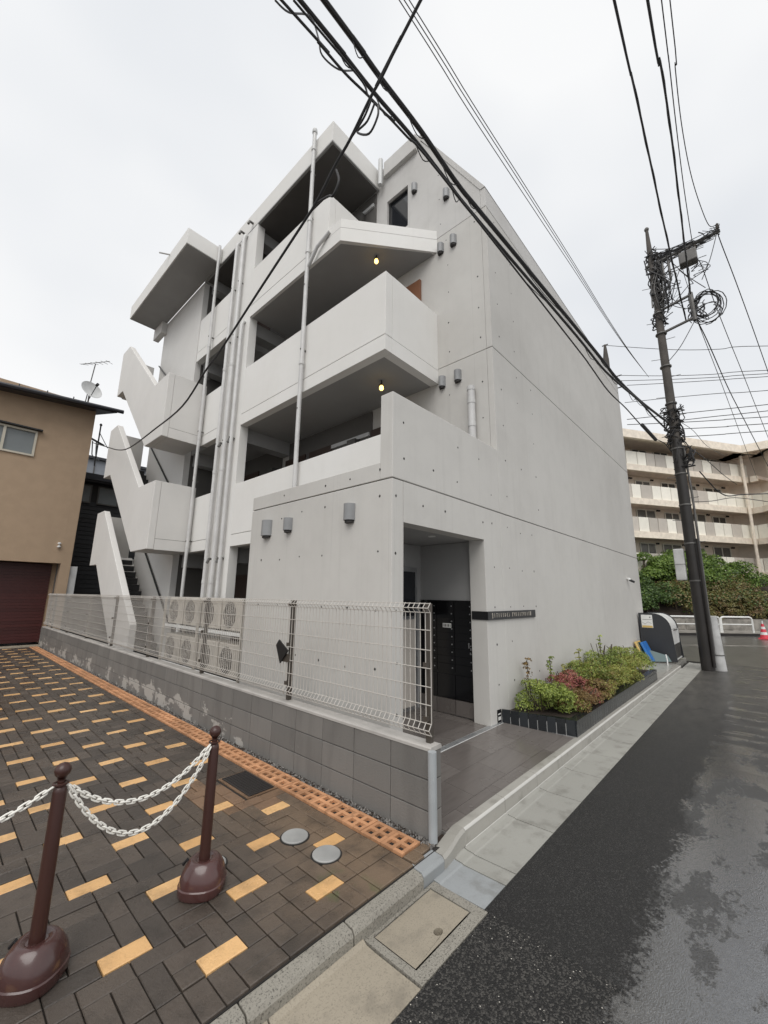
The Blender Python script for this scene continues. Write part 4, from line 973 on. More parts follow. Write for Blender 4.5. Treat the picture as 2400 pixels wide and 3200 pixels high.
shrub('planter_shrub', 'low bronze brown shrub spilling to the front planter edge', 6.38, 2.10, .62, .32, 'lf_brown', 3200, .028, group=GR)
shrub('planter_shrub', 'pink red shrub in the middle of the planter', 6.85, 2.36, .66, .47, 'lf_red', 2600, .034, mat2='lf_brown', group=GR)
shrub('planter_shrub', 'brown and olive shrub right of the pink red one', 7.15, 2.14, .74, .38, 'lf_brown', 4000, .030, mat2='lf_olive', group=GR)
shrub('planter_shrub', 'yellow green shrub behind the brown ones', 7.55, 2.34, .78, .58, 'lf_green', 3400, .034, mat2='lf_olive', group=GR)
shrub('planter_shrub', 'olive shrub in the further half of the planter', 8.10, 2.20, .92, .52, 'lf_olive', 4200, .032, mat2='lf_green', group=GR)
shrub('planter_shrub', 'tall rounded green shrub against the wall near the far planter end', 8.85, 2.40, .86, .80, 'lf_green', 3600, .036, group=GR)
shrub('planter_shrub', 'dense yellow green shrub next to last in the planter', 9.20, 2.20, .96, .56, 'lf_olive', 3800, .034, mat2='lf_green', group=GR)
shrub('planter_shrub', 'dense round green shrub at the far planter end', 10.05, 2.24, 1.10, .62, 'lf_green', 4000, .034, mat2='lf_olive', group=GR)
for x_, l_, m_, m2_ in ((6.75, 'bronze clump overhanging the tile edge before the pink red shrub', 'lf_brown', 'lf_red'), (7.65, 'small olive clump at the front planter edge, left of two', 'lf_olive', 'lf_brown'), (8.65, 'small olive green clump at the front planter edge, right of two', 'lf_olive', 'lf_green')):
    shrub('planter_shrub', l_, x_, 2.05, .52, .26, m_, 2200, .028, mat2=m2_, group=GR, lx=1.6)
def sprig(x, y, h, label, mat='lf_green'):
    t = thing('tall_sprig', label, 'plant', (x, y, .19), 'thin sprigs above the planter shrubs')
    MB().tube([(x, y, .18), (x + .02, y, .19 + h * .5), (x - .01, y - .01, .19 + h)], .006, 6).build('stem', 'bark', t)
    leaves('foliage', [(x + rng.uniform(-.04, .04), y + rng.uniform(-.03, .03), .19 + h * f, .05, .05, .03) for f in (.5, .6, .7, .8, .9, 1.0)], 90, .045, mat, t)
sprig(6.62, 2.56, .58, 'thin leafy sprig standing above the bronze shrub')
sprig(7.05, 2.50, .42, 'short sprig behind the pink red shrub', 'lf_olive')
sprig(7.85, 2.52, .60, 'bent sprig right of the pink red shrub', 'lf_olive')
sprig(9.30, 2.56, .74, 'thin sprig above the tall green shrub')
sprig(5.92, 2.62, .62, 'bare thin twig above the fresh green shrub', 'lf_brown')

# ================================================================== REFUSE BOX, BOARDS, STAKE
RX0, RX1 = 13.75, 14.95; RB = thing('refuse_box', 'charcoal sided refuse box with rounded white lid at the building corner', 'refuse box', (14.35, 2.35, .03))
side = [(2.70, .10), (2.70, 1.30), (2.36, 1.30)] + [(2.36 - .40 * math.sin(a), .88 + .42 * math.cos(a)) for a in [math.pi / 2 * k / 8 for k in range(1, 9)]] + [(1.90, .05), (1.97, .04), (2.62, .10)]
for x in (RX0, RX1 - .03): MB().prism(side, 'x', x, x + .03).build('side_panel', 'binside', RB)
lid = [(2.66, 1.27), (2.36, 1.275)] + [(2.36 - .375 * math.sin(a), .88 + .395 * math.cos(a)) for a in [math.pi / 2 * k / 8 for k in range(1, 9)]]
m = MB()
for (a, b), (c, d) in zip(lid, lid[1:]): m.add([(RX0 + .031, a, b), (RX1 - .031, a, b), (RX1 - .031, c, d), (RX0 + .031, c, d), (RX0 + .031, a + .02, b - .03), (RX1 - .031, a + .02, b - .03), (RX1 - .031, c + .03, d - .001), (RX0 + .031, c + .03, d - .001)], [(0, 1, 2, 3), (4, 7, 6, 5), (0, 3, 7, 4), (1, 5, 6, 2)])
m.build('curved_lid', 'white', RB, smooth=True)
bx(RX0 + .031, RX1 - .031, 1.955, 1.975, .48, .872).build('front_panel', 'white', RB); bx(RX0 + .3, RX1 - .3, 1.93, 1.954, .845, .87).build('lid_handle', 'black', RB)
bx(RX0 + .031, RX1 - .031, 1.94, 1.96, .07, .10).build('front_sill', 'white', RB)
m = MB()
for k in range(12): m.box(RX0 + .06 + k * .095, RX0 + .072 + k * .095, 1.95, 1.965, .101, .479)
m.build('front_bars', 'galv', RB); bx(RX0 + .031, RX1 - .031, 2.2, 2.22, .1, 1.1).build('bin_inside', 'darkin', RB)
nt_ = bx(RX0 - .006, RX0 - .001, 2.37, 2.64, .90, 1.25).build('notice_sheet', 'paper', RB)
bx(RX0 - .009, RX0 - .0065, 2.385, 2.61, 1.12, 1.128).build('notice_line', 'galv', nt_)
MB().tube([(RX0 - .008, 2.40, 1.02), (RX0 - .008, 2.48, 1.06), (RX0 - .008, 2.56, 1.0), (RX0 - .008, 2.62, 1.05)], .003, 4).build('notice_line', 'galv', nt_)
bx(RX0 - .009, RX0 - .0065, 2.38, 2.63, .905, .96).build('notice_band', 'yellow', nt_)
MB().prism([(2.41, 1.20), (2.45, 1.20), (2.42, 1.16)], 'x', RX0 - .009, RX0 - .0065).build('notice_arrow', 'black', nt_)
def board(nm, x, y0, z0, y1, z1, w, th, mat, label, curl=False):
    d = Vector((0, y1 - y0, z1 - z0)).normalized(); n_ = Vector((0, -d.z, d.y)) * th
    p = [Vector((x, y0, z0)), Vector((x, y1, z1)), Vector((x, y1, z1)) + n_, Vector((x, y0, z0)) + n_]
    o = MB().add([v for v in p] + [v + Vector((w, 0, 0)) for v in p], [(0, 1, 2, 3), (4, 7, 6, 5), (0, 4, 5, 1), (1, 5, 6, 2), (2, 6, 7, 3), (3, 7, 4, 0)]).build(nm, mat, bevel=.015)
    tag(o, label, 'board'); 
    for dx in (.12, w - .16):
        MB().add([v + Vector((dx, 0, 0)) + n_ * 1.02 for v in (p[0], p[1])] + [v + Vector((dx + .03, 0, 0)) + n_ * 1.02 for v in (p[0], p[1])] + [v + Vector((dx, 0, 0)) + n_ * 1.3 for v in (p[0], p[1])] + [v + Vector((dx + .03, 0, 0)) + n_ * 1.3 for v in (p[0], p[1])],
                 [(0, 1, 3, 2), (4, 6, 7, 5), (0, 4, 5, 1), (2, 3, 7, 6), (0, 2, 6, 4), (1, 5, 7, 3)]).build('rib', mat, o)
board('yellow_board', 12.85, 2.52, .05, 2.70, .56, .55, .045, 'yellow', 'yellow folding board leaning on the wall beside the refuse box')
board('green_board', 12.95, 2.46, .05, 2.66, .54, .55, .02, 'green', 'thin dark green board sandwiched between the yellow and the blue one')
board('blue_board', 13.0, 2.40, .05, 2.60, .54, .60, .05, 'blue', 'bright blue folding board leaning in front of the yellow one')
gs = MB().add([(13.35, 2.42, .05), (13.7, 2.05, .05), (13.68, 2.12, .20), (13.4, 2.46, .33), (13.36, 2.40, .05), (13.71, 2.03, .05), (13.69, 2.10, .20), (13.41, 2.44, .33)], [(0, 1, 2, 3), (4, 7, 6, 5), (0, 4, 5, 1), (1, 5, 6, 2), (2, 6, 7, 3), (3, 7, 4, 0)]).build('clear_sheet', 'clear')
tag(gs, 'crumpled clear plastic sheet lying at the foot of the refuse box', 'sheet')
sk = MB().tube([(13.25, 2.06, .0), (13.26, 2.06, .12), (13.28, 2.08, .27)], .016, 8).build('white_stake', 'white', smooth=True); tag(sk, 'short white stake standing in front of the refuse box', 'stake')

# ================================================================== UTILITY POLE
UX, UY = 13.88, 1.29
UP = thing('utility_pole', 'tall dark utility pole with arms, transformer and tangled cables', 'utility pole', (UX, UY, -.1))
MB().tube([(UX, UY, -.1), (UX, UY, 6.2)], [.145, .13], 20).build('lower_shaft', 'poledark', UP, smooth=True)
MB().tube([(UX, UY, 6.2), (UX, UY, 10.4)], [.122, .10], 20).build('middle_shaft', 'polegrey', UP, smooth=True)
MB().tube([(UX, UY, 10.4), (UX, UY, 12.6), (UX, UY, 13.45)], [.09, .075, .04], 14).build('top_shaft', 'polegrey', UP, smooth=True)
MB().lathe((UX, UY, 13.40), [(.06, 0), (.07, .05), (.04, .1)], 12).build('pole_cap', 'galv', UP)
for z in (2.16, 3.17, 4.25, 5.15, 5.9, 7.3, 8.5, 9.6, 10.3): MB().lathe((UX, UY, z), [(.147, 0), (.151, .02), (.147, .04)], 20).build('steel_band', 'galv', UP)
for k in range(16):
    z = 2.6 + k * .62; s = 1 if k % 2 else -1
    dd = Vector((.25, -.95, 0)) * s
    MB().tube([(UX + dd.x * .1, UY + dd.y * .1, z), (UX + dd.x * .34, UY + dd.y * .34, z + .02)], .009, 6).build('step_bolt', 'galv', UP)
bx(UX - .18, UX + .06, UY + .17, UY + .40, 2.2, 3.05).build('terminal_box', 'sleeve', UP, bevel=.02)
bx(UX - .185, UX + .065, UY + .165, UY + .405, 2.62, 2.63).build('box_seam', 'galv', UP)
MB().tube([(UX + .02, UY - .17, .3), (UX + .02, UY - .19, 4.5), (UX, UY - .15, 6.0)], .028, 8).build('cable_riser', 'galv', UP, smooth=True)
MB().tube([(UX - .1, UY - .15, .0), (UX - .1, UY - .17, 3.3)], .035, 8).build('cable_riser', 'poledark', UP, smooth=True)
# upper cross arm carrying the transformer box
MB().tube([(UX, UY + .15, 12.08), (UX, -.42, 12.22)], .055, 6).build('cross_arm', 'galv', UP)
MB().tube([(UX, UY, 11.5), (UX, .62, 12.10)], .02, 6).build('arm_brace', 'galv', UP)
tf = MB().box(UX - .16, UX + .16, .16, .60, 11.58, 11.97).build('transformer', 'galv', UP, bevel=.03)
for y in (.18, .37, .56): MB().lathe((UX, y, 12.0), [(.05, 0), (.03, .06), (.05, .08), (.03, .14), (.045, .16), (.02, .22)], 10).build('bushing', 'polegrey', tf)
for z, yy in ((10.42, .46), (9.66, .42)): MB().tube([(UX, UY - .08, z), (UX, yy, z + .14)], .045, 6).build('stand_off_arm', 'galv', UP)
MB().tube([(UX, .46, 10.62), (UX, .44, 9.7)], .06, 8).build('stand_off_post', 'galv', UP)
for y, z in ((-.38, 12.3), (.9, 12.15), (1.1, 12.15)):
    MB().lathe((UX, y, z), [(.02, 0), (.05, .03), (.03, .06), (.05, .09), (.03, .12), (.045, .15), (.015, .2)], 10).build('insulator', 'polegrey', UP)
def tangle(name, c, s, n, r, seed, mat='cable'):
    q = random.Random(seed); m = MB()
    for k in range(n):
        p = [Vector((c[0] + q.uniform(-s[0], s[0]), c[1] + q.uniform(-s[1], s[1]), c[2] + q.uniform(-s[2], s[2]))) for _ in range(q.choice((3, 4)))]
        p.sort(key=lambda v: v.z); m.tube(smoothpath(p, 5), r * q.uniform(.6, 1.4), 5)
    return m.build(name, mat, UP)
tangle('cable_tangle', (UX - .02, UY, 6.55), (.24, .24, .55), 34, .016, 1); tangle('cable_tangle', (UX, UY - .12, 5.65), (.2, .28, .35), 14, .016, 8)
tangle('cable_tangle', (UX, UY - .05, 11.2), (.17, .17, .9), 26, .017, 2, 'galv'); tangle('cable_tangle', (UX, UY - .1, 11.3), (.2, .3, 1.0), 22, .014, 9)
tangle('cable_tangle', (UX, UY, 10.2), (.22, .22, .3), 14, .016, 3); tangle('cable_tangle', (UX, .75, 12.2), (.12, .6, .2), 14, .010, 4)
tangle('cable_tangle', (UX, .2, 11.4), (.15, .3, .35), 6, .010, 14)
tangle('cable_tangle', (UX, UY - .04, 12.2), (.14, .2, .5), 18, .013, 31); tangle('cable_tangle', (UX, .5, 12.15), (.1, .8, .15), 16, .011, 32); tangle('cable_tangle', (UX, .8, 10.9), (.1, .45, .8), 12, .010, 33)
tangle('cable_tangle', (UX, .35, 10.0), (.1, .25, .45), 12, .012, 34); tangle('cable_tangle', (UX, UY, 7.0), (.28, .3, .3), 16, .013, 35); tangle('cable_tangle', (UX, -.2, 12.3), (.08, .25, .15), 10, .011, 36)
for (a_, b_) in (((UX, UY, 12.7), (UX, .2, 12.25)), ((UX, .95, 12.3), (UX, .1, 10.6)), ((UX, 1.2, 10.4), (UX, .46, 11.9)), ((UX, UY, 8.6), (UX, .45, 9.7)), ((UX, -.35, 12.2), (UX, .15, 10.9))):
    a_, b_ = Vector(a_), Vector(b_); MB().tube(smoothpath([a_, a_.lerp(b_, .5) - Vector((.1, 0, .18)), b_], 6), .011, 5).build('jumper_wire', 'cable', UP)
for (y, z0, z1) in ((1.02, 10.5, 12.4), (.86, 10.7, 12.4)): MB().tube([(UX, UY - .1, z0), (UX, y, z0 + .6), (UX, y, z1)], .035, 8).build('fuse_tube', 'galv', UP)
q = random.Random(6); m = MB()
for k in range(11):
    cy, cz = .12 + q.uniform(-.09, .09), 9.95 + q.uniform(-.2, .2); ry, rz = q.uniform(.22, .36), q.uniform(.28, .46); t0_ = q.uniform(0, 6.3)
    m.tube([(UX + q.uniform(-.05, .05), cy + ry * math.cos(t0_ + a), cz + rz * math.sin(t0_ + a)) for a in [k2 * 5.0 / 14 for k2 in range(15)]], .013, 5)
m.build('cable_coil', 'cable', UP)
PG = MB().tube([(14.10, 1.06, -.1), (14.07, 1.09, 1.26)], [.145, .12], 18).build('pole_guard', 'sleeve', smooth=True); tag(PG, 'pale grey sleeve standing against the foot of the utility pole', 'pole guard')
MB().lathe((14.09, 1.07, .28), [(.152, 0), (.152, .02)], 18).build('guard_band', 'galv', PG)
# small pole far behind the building, plain conical head
FP = thing('distant_pole', 'distant grey pole tip showing above the building roof edge', 'utility pole', (19.5, 4.0, -.1))
MB().tube([(19.5, 4.02, -.1), (19.5, 4.0, 12.5), (19.5, 3.98, 13.3)], [.16, .13, .05], 12).build('shaft', 'polegrey', FP); MB().tube([(19.5, 3.85, 13.28), (19.5, 4.1, 13.28)], .03, 6).build('top_bracket', 'galv', FP)
for z in (11.56, 11.27, 10.99): MB().tube([(19.5, 4.05, z), (19.5, 3.45, z)], .03, 6).build('line_arm', 'galv', FP)

# ================================================================== OVERHEAD CABLES
WIRES = {
  'main1': (0.03, [(1.68, 2.4, 7.3), (2.02, 2.37, 7.24), (2.4, 2.34, 7.15), (3.04, 2.28, 7.04), (3.75, 2.21, 6.83), (4.47, 2.15, 6.77), (8.15, 1.82, 6.43), (9.18, 1.72, 6.29), (10.81, 1.58, 6.33), (13.19, 1.36, 6.54)]),
  'main2': (0.022, [(1.41, 2.39, 6.9), (1.82, 2.36, 6.86), (2.31, 2.32, 6.79), (2.89, 2.26, 6.74), (3.49, 2.21, 6.65), (4.13, 2.16, 6.57), (7.13, 1.89, 6.31), (8.35, 1.79, 6.18), (9.48, 1.69, 6.21), (10.59, 1.59, 6.28), (11.87, 1.48, 6.25), (13.05, 1.37, 6.25)]),
  'main3': (0.012, [(1.22, 2.37, 6.6), (1.59, 2.34, 6.58), (1.91, 2.32, 6.57), (2.24, 2.29, 6.6), (2.75, 2.24, 6.6), (3.33, 2.19, 6.58), (7.02, 1.88, 6.02), (7.61, 1.83, 5.91), (8.49, 1.76, 5.73), (9.49, 1.67, 5.7), (10.49, 1.59, 5.63), (11.67, 1.49, 5.59)]),
  'loop1': (0.008, [(1.19, 2.41, 6.6), (1.32, 2.4, 6.63), (1.52, 2.38, 6.84), (1.62, 2.37, 6.69), (1.67, 2.37, 6.55), (1.85, 2.35, 6.58), (2.04, 2.34, 6.79)]),
  'main4': (0.01, [(1.32, 2.34, 6.7), (1.71, 2.31, 6.68), (2.1, 2.28, 6.65), (2.2, 2.27, 6.54), (2.54, 2.24, 6.59)]),
  'thin0': (0.007, [(3, 2.59, 9.5), (4.38, 2.61, 9.55), (6.44, 2.6, 9.66), (10.36, 2.45, 9.97), (12.54, 2.51, 10.04), (14.88, 2.48, 10.17), (18.32, 2.3, 10.5)]),
  'thin1': (0.007, [(3.05, 2.54, 9.5), (4.36, 2.55, 9.56), (6.29, 2.53, 9.67), (10.34, 2.41, 9.97), (12.45, 2.49, 10.04), (14.82, 2.47, 10.17), (18.32, 2.3, 10.5)]),
  'thin2': (0.007, [(3.09, 2.49, 9.5), (4.36, 2.51, 9.56), (6.2, 2.49, 9.67), (10.32, 2.37, 9.98), (12.37, 2.47, 10.04), (14.76, 2.46, 10.17), (18.32, 2.3, 10.5)]),
  'drop': (0.018, [(2.1, 1.56, 6.81), (2.11, 1.79, 6.67), (2.13, 2.04, 6.5), (2.14, 2.21, 6.41), (2.16, 2.51, 6.2), (2.18, 2.76, 6.1), (2.2, 3.06, 5.91), (2.23, 3.36, 5.84), (2.3, 4.39, 5.56), (2.38, 5.56, 5.23), (2.43, 6.12, 5.16), (2.5, 7.12, 4.9), (2.62, 8.85, 4.98), (2.78, 10.95, 5.16), (2.88, 12.38, 5.46), (3.01, 14.19, 6.02), (3.27, 17.76, 7.15)]),
  'droploop': (0.01, [(2.14, 2.19, 6.38), (2.15, 2.3, 6.27), (2.16, 2.51, 6.2)]),
  'droploop2': (0.01, [(2.14, 2.14, 6.29), (2.15, 2.25, 6.18), (2.16, 2.4, 6.2), (2.14, 2.21, 5.98), (2.13, 2.09, 6.06), (2.13, 2.09, 6.19)]),
  'droploop3': (0.012, [(2.18, 2.73, 6.03), (2.18, 2.68, 5.85), (2.18, 2.76, 5.73), (2.19, 2.85, 5.8), (2.21, 3.07, 5.9)]),
  'rightA': (0.03, [(5.87, 0.55, 11), (6.34, 0.56, 10.93), (6.93, 0.54, 10.86), (7.61, 0.56, 10.77), (8.46, 0.58, 10.65), (9.46, 0.61, 10.51), (10.95, 0.64, 10.31), (11.43, 0.64, 10.25), (12.22, 0.63, 10.15), (13.08, 0.67, 10.02), (14.06, 0.66, 9.9)]),
  'rightB': (0.03, [(5.95, 0.15, 10.6), (6.37, 0.1, 10.61), (6.93, 0.1, 10.61), (7.79, 0.15, 10.6), (9.73, 0.25, 10.56), (9.85, 0.25, 10.56), (10.75, 0.3, 10.55), (11.98, 0.36, 10.53), (12.95, 0.42, 10.51), (13.74, 0.45, 10.5)]),
  'rightC': (0.01, [(6.78, -0.01, 11.6), (7.61, 0.02, 11.63), (8.84, 0.05, 11.68), (10.92, 0.23, 11.75), (11.36, 0.15, 11.81), (13.5, 0.22, 11.9)]),
  'rightD': (0.01, [(7.15, -0.12, 12), (8.26, -0.03, 12.04), (9.59, 0.03, 12.09), (11.28, 0.07, 12.16), (11.92, 0.02, 12.21), (11.93, 0.03, 12.22), (12.88, -0.08, 12.31), (13.7, -0.21, 12.4)]),
  'farA': (0.016, [(14.19, -0.38, 12.3), (14.71, -0.44, 12.15), (15.39, -0.55, 11.98), (17.78, -0.89, 11.36), (20.86, -1.26, 10.5)]),
  'farB': (0.014, [(13.72, 0.13, 11.4), (15, 0.03, 11.18), (17.56, -0.21, 10.79), (20.22, -0.55, 10.44), (21.67, -0.67, 10.2)]),
  'farC': (0.02, [(14.57, 0.45, 10.2), (15.54, 0.31, 10.18), (17.23, 0.21, 10.03), (18.92, 0.07, 9.92), (20.65, -0.07, 9.79), (22.54, -0.28, 9.7)]),
  'farD': (0.01, [(14.35, 0.41, 9.9), (16.36, 0.3, 9.83), (18.47, 0.16, 9.76), (19.83, 0.1, 9.7)]),
  'cross0': (0.012, [(19.5, 3.98, 13.28), (19.5, 2.07, 12.26), (19.5, 1.26, 11.8), (19.5, 0.21, 11.36), (19.5, -1.31, 10.91)]),
  'cross1': (0.012, [(19.5, 3.51, 11.56), (19.5, 2.08, 10.92), (19.5, 0.17, 10.26), (19.5, -1.19, 9.97)]),
  'cross2': (0.012, [(19.5, 3.44, 11.27), (19.5, 1.4, 10.54), (19.5, -0.03, 10.13), (19.5, -1.17, 9.84)]),
  'cross3': (0.012, [(19.5, 3.29, 10.99), (19.5, 1.41, 10.41), (19.5, -0.02, 10.04), (19.5, -1.15, 9.73)]),
  'cross4': (0.012, [(19.5, 3.45, 10.21), (19.5, 1.47, 9.84), (19.5, -0.09, 9.52), (19.5, -1.09, 9.2)]),
  'low0': (0.013, [(13.55, 2.39, 7.05), (13.83, 1.46, 7), (13.95, 1.06, 7), (14.14, 0.46, 6.96), (14.32, -0.13, 6.99), (14.51, -0.76, 6.88)]),
  'low1': (0.013, [(13.54, 2.4, 6.88), (13.73, 1.78, 6.8), (13.93, 1.14, 6.7), (14.2, 0.25, 6.61), (14.49, -0.71, 6.53)]),
  'low2': (0.013, [(13.91, 1.19, 6.78), (14.17, 0.36, 6.77), (14.33, -0.18, 6.78), (14.5, -0.73, 6.7)]),
  'low3': (0.013, [(13.92, 1.16, 6.52), (14.12, 0.53, 6.38), (14.26, 0.04, 6.34), (14.49, -0.69, 6.34)]),
  'low4': (0.013, [(13.94, 1.11, 6.27), (14.15, 0.43, 6.18), (14.48, -0.66, 6.14)]),
  'svc1': (0.02, [(15.03, 1.24, 6.6), (16.99, 1.19, 6.8), (20.53, 1, 7.27), (26.98, 0.72, 8.07), (33.99, 0.35, 9)]),
  'svc2': (0.02, [(13.97, 0.87, 5.19), (14.29, 0.74, 4.97), (14.73, 0.57, 4.72), (15.23, 0.38, 4.65), (15.93, 0.1, 4.78), (17.53, -0.53, 5.02)]),
  'svc3': (0.008, [(13.96, 1.1, 6.7), (15.68, 0.97, 6.96), (18.84, 0.83, 7.33), (22.93, 0.5, 8)]),
  'svc4': (0.01, [(14.04, 1.13, 4.37), (14.78, 0.74, 4.47), (15.73, 0.24, 4.67), (17.11, -0.48, 4.69)]),
  'sleeve': (0.05, [(10.59, 1.58, 5.66), (11.67, 1.49, 5.59)]),
  'svc5': (0.012, [(13.93, 1.76, 6.36), (13.96, 1.6, 6.22), (13.97, 1.51, 6.06), (13.98, 1.42, 5.86)]),
}

lab = {
 'main1': ('thick black overhead cable, rightmost of the bundle crossing the building', -14), 'main2': ('thick black overhead cable, left of the thickest one in the bundle', -14),
 'main3': ('thinner black overhead cable at the left of the bundle', -14), 'main4': ('short thin strand inside the overhead cable bundle', 0),
 'loop1': ('slack loop hanging from the overhead cable bundle at the top left', 0),
 'thin0': ('first thin wire of the three crossing the sky right of the roof', -14), 'thin1': ('middle thin wire of the three crossing the sky right of the roof', -14), 'thin2': ('last thin wire of the three crossing the sky right of the roof', -14),
 'drop': ('black service cable swooping down to the tan house', -6), 'droploop': ('thin slack wire beside the crossing of the overhead cables', 0), 'droploop2': ('black flat loops hanging below the crossing of the overhead cables', 0),
 'droploop3': ('knot of slack wire on the service cable before the corner balcony', 0),
 'rightA': ('twisted black cable, leftmost of those rising from the utility pole', -10), 'rightB': ('thick cable in the middle rising from the utility pole to the top edge', -10),
 'rightC': ('thin wire just right of the thick cable above the utility pole', -10), 'rightD': ('rightmost thin wire running to the arm tip of the utility pole', -10),
 'farA': ('cable falling from the arm tip to the right edge', 20), 'farB': ('cable from the transformer falling away to the right', 20), 'farC': ('thick cable from the coil falling away to the right', 20), 'farD': ('thin cable beside the coil falling away to the right', 20)}
for nme, (r, P) in WIRES.items():
    info, ext = lab.get(nme, (None, 0)); P = [Vector(p) for p in P]
    if nme[:4] in ('righ', 'farA', 'farB', 'farC', 'farD', 'thin', 'cros', 'low0', 'low1', 'low2', 'low3', 'low4'):
        Q = [P[0]]
        for p in P[1:-1]:
            if (p - Q[-1]).length > .7 and (P[-1] - p).length > .5: Q.append(p)
        P = Q + [P[-1]]
        for _ in range(2): P = [P[0]] + [P[i] * .5 + (P[i - 1] + P[i + 1]) * .25 for i in range(1, len(P) - 1)] + [P[-1]]
    if nme == 'rightD': P.append(Vector((13.88, -.38, 12.47)))
    if nme == 'farA': P.insert(0, Vector((13.88, -.38, 12.42)))
    if nme == 'farB': P.insert(0, Vector((13.88, .3, 11.55)))
    if info is None:
        info = {'cross': 'thin wire from the distant pole to the right, the %s from the top', 'low': 'cable leaving the utility pole rightward, the %s from the top', 'svc': 'service line looping from the utility pole toward the beige building, %s', 'sleeve': 'black splice closure hanging on the overhead cable next to the utility pole'}
        key = ''.join(c for c in nme if not c.isdigit()); info = info[key]
        if '%s' in info: info = info % ({'0': 'first', '1': 'second', '2': 'third', '3': 'fourth', '4': 'fifth', '5': 'sixth'}[nme[-1]])
        if key in ('cross', 'low'): ext = 99
    if ext < 0:
        d = (P[0] - P[min(3, len(P) - 1)]).normalized(); L_ = (P[0].x + 4) / max(.12, -d.x) if abs(d.x) > .15 else 8.0; P = [P[0] + d * min(L_, 14)] + P
    elif ext == 20: d = (P[-1] - P[-2]).normalized(); P.append(P[-1] + d * 14)
    elif ext == 99: d = (P[-1] - P[0]).normalized(); P.append(P[-1] + d * 8)
    if nme in ('rightA', 'rightB', 'main1', 'main2'):      # twisted bundle: a carrier and a helper strand
        S = smoothpath(P, 6); o = MB().tube(S, r * (.95 if nme.startswith('main') else .62), 7).build('overhead_cable', 'cable', smooth=True); tag(o, info, 'cable', 'overhead cables')
        q = random.Random(nme); S2 = [p + Vector((0, .5 * math.sin(i * .8), math.cos(i * .8))) * r * .8 for i, p in enumerate(S)]
        MB().tube(S2, r * .45, 6).build('lashed_strand', 'cable', o, smooth=True)
        if nme.startswith('main'):
            for k in range(9):
                i = 12 + k * (len(S) - 16) // 9; p = S[i]; p2 = S[min(i + 3, len(S) - 1)]
                MB().tube(smoothpath([p, p.lerp(p2, .5) - Vector((0, 0, .08 + .07 * q.random())), p2], 4), .006, 5).build('slack_loop', 'cable', o)
    else:
        nmx = 'splice_closure' if nme == 'sleeve' else 'overhead_cable'
        o = MB().tube(smoothpath(P, 5), r * (.8 if r > .012 else 1), 7).build(nmx, 'cable' if r > .009 else 'cablegrey', smooth=True); tag(o, info, 'cable', 'overhead cables')

# ================================================================== TAN HOUSE AND DARK HOUSE
HY = 17.62; TH = thing('tan_house', 'tan stucco house with dark eave and dark red garage shutter', 'house', (0.0, 19, 0))
bx(-9, -2.5, HY, 25, 0, 8.3).build('wall', 'tanwall', TH)
bx(-2.499, 2.92, HY, HY + .35, 2.64, 6.14).build('wall', 'tanwall', TH); bx(-2.499, 2.92, HY, HY + .35, 7.03, 8.55).build('wall', 'tanwall', TH)
bx(-2.499, .10, HY, HY + .35, 6.141, 7.029).build('wall', 'tanwall', TH); bx(1.69, 2.92, HY, HY + .35, 6.141, 7.029).build('wall', 'tanwall', TH)
bx(2.921, 3.20, HY, 25, .05, 8.6).build('wall', 'tanwall', TH); bx(2.76, 2.92, HY + .70, HY + .9, 0, 2.639).build('garage_jamb', 'tanwall', TH)
bx(2.89, 2.919, HY + .36, HY + .42, 0, 2.639).build('shutter_track', 'galv', TH); bx(2.90, 3.21, HY - .01, 25, 0, .05).build('base_trim', 'white', TH)
bx(-2.5, 2.6, 25, 25.1, 0, 8.4).build('wall', 'tanwall', TH)
bx(-2.5, 2.919, HY + .92, HY + .95, 0, 2.639).build('garage_back', 'darkin', TH)
for k in range(26): bx(-2.48, 2.80, HY + .66, HY + .69 + .01 * (k % 2), .03 + k * .10, .125 + k * .10).build('shutter_slat', 'shutter', TH)
w = bx(.10, 1.69, HY + .03, HY + .08, 6.14, 7.03).build('window', 'frosted', TH)
for q in ((.10, 1.69, 6.14, 6.20), (.10, 1.69, 6.97, 7.03), (.10, .16, 6.20, 6.97), (1.63, 1.69, 6.20, 6.97), (.83, .90, 6.20, 6.97)): bx(q[0], q[1], HY - .05, HY + .029, q[2], q[3]).build('window_frame', 'frame', w)
bx(.0, 1.80, HY - .18, HY - .001, 7.05, 7.09).build('window_hood', 'black', TH)
MB().add([(x, y, z + dz) for dz in (0, .16) for x, y, z in ((-9, 17.05, 7.35), (3.74, 17.05, 8.28), (3.30, 18.2, 8.40), (3.30, 25.3, 8.9), (-9, 25.3, 8.0))], [(0, 1, 2, 4), (2, 3, 4), (5, 9, 7, 6), (9, 8, 7)] + [(i, i + 5, (i + 1) % 5 + 5, (i + 1) % 5) for i in range(5)]).build('roof', 'roofdark', TH)
MB().tube([(-9, 16.98, 7.42), (3.92, 16.98, 8.36)], .075, 8).build('gutter', 'roofdark', TH)
for k in range(6):
    x = -1.2 + k * .72; z = 8.28 - (3.8 - x) * .0727 + .16
    MB().tube([(x, 17.1, z), (x, 17.1, z + .10)], .018, 5).build('snow_guard', 'black', TH)
sl = thing('sensor_light', 'small white twin sensor light on the tan wall above the garage', 'light', (2.78, HY - .05, 3.2))
for z in (3.16, 3.27): MB().lathe((2.78, HY - .06, z), [(.03, 0), (.05, .02), (.05, .05), (.03, .07)], 12).build('lamp_head', 'white', sl, smooth=True)
bx(2.765, 2.795, HY - .06, HY - .001, 3.2, 3.27).build('bracket', 'white', sl)
DS = thing('satellite_dish', 'grey satellite dish on the roof of the tan house', 'satellite dish', (2.95, 17.9, 8.6))
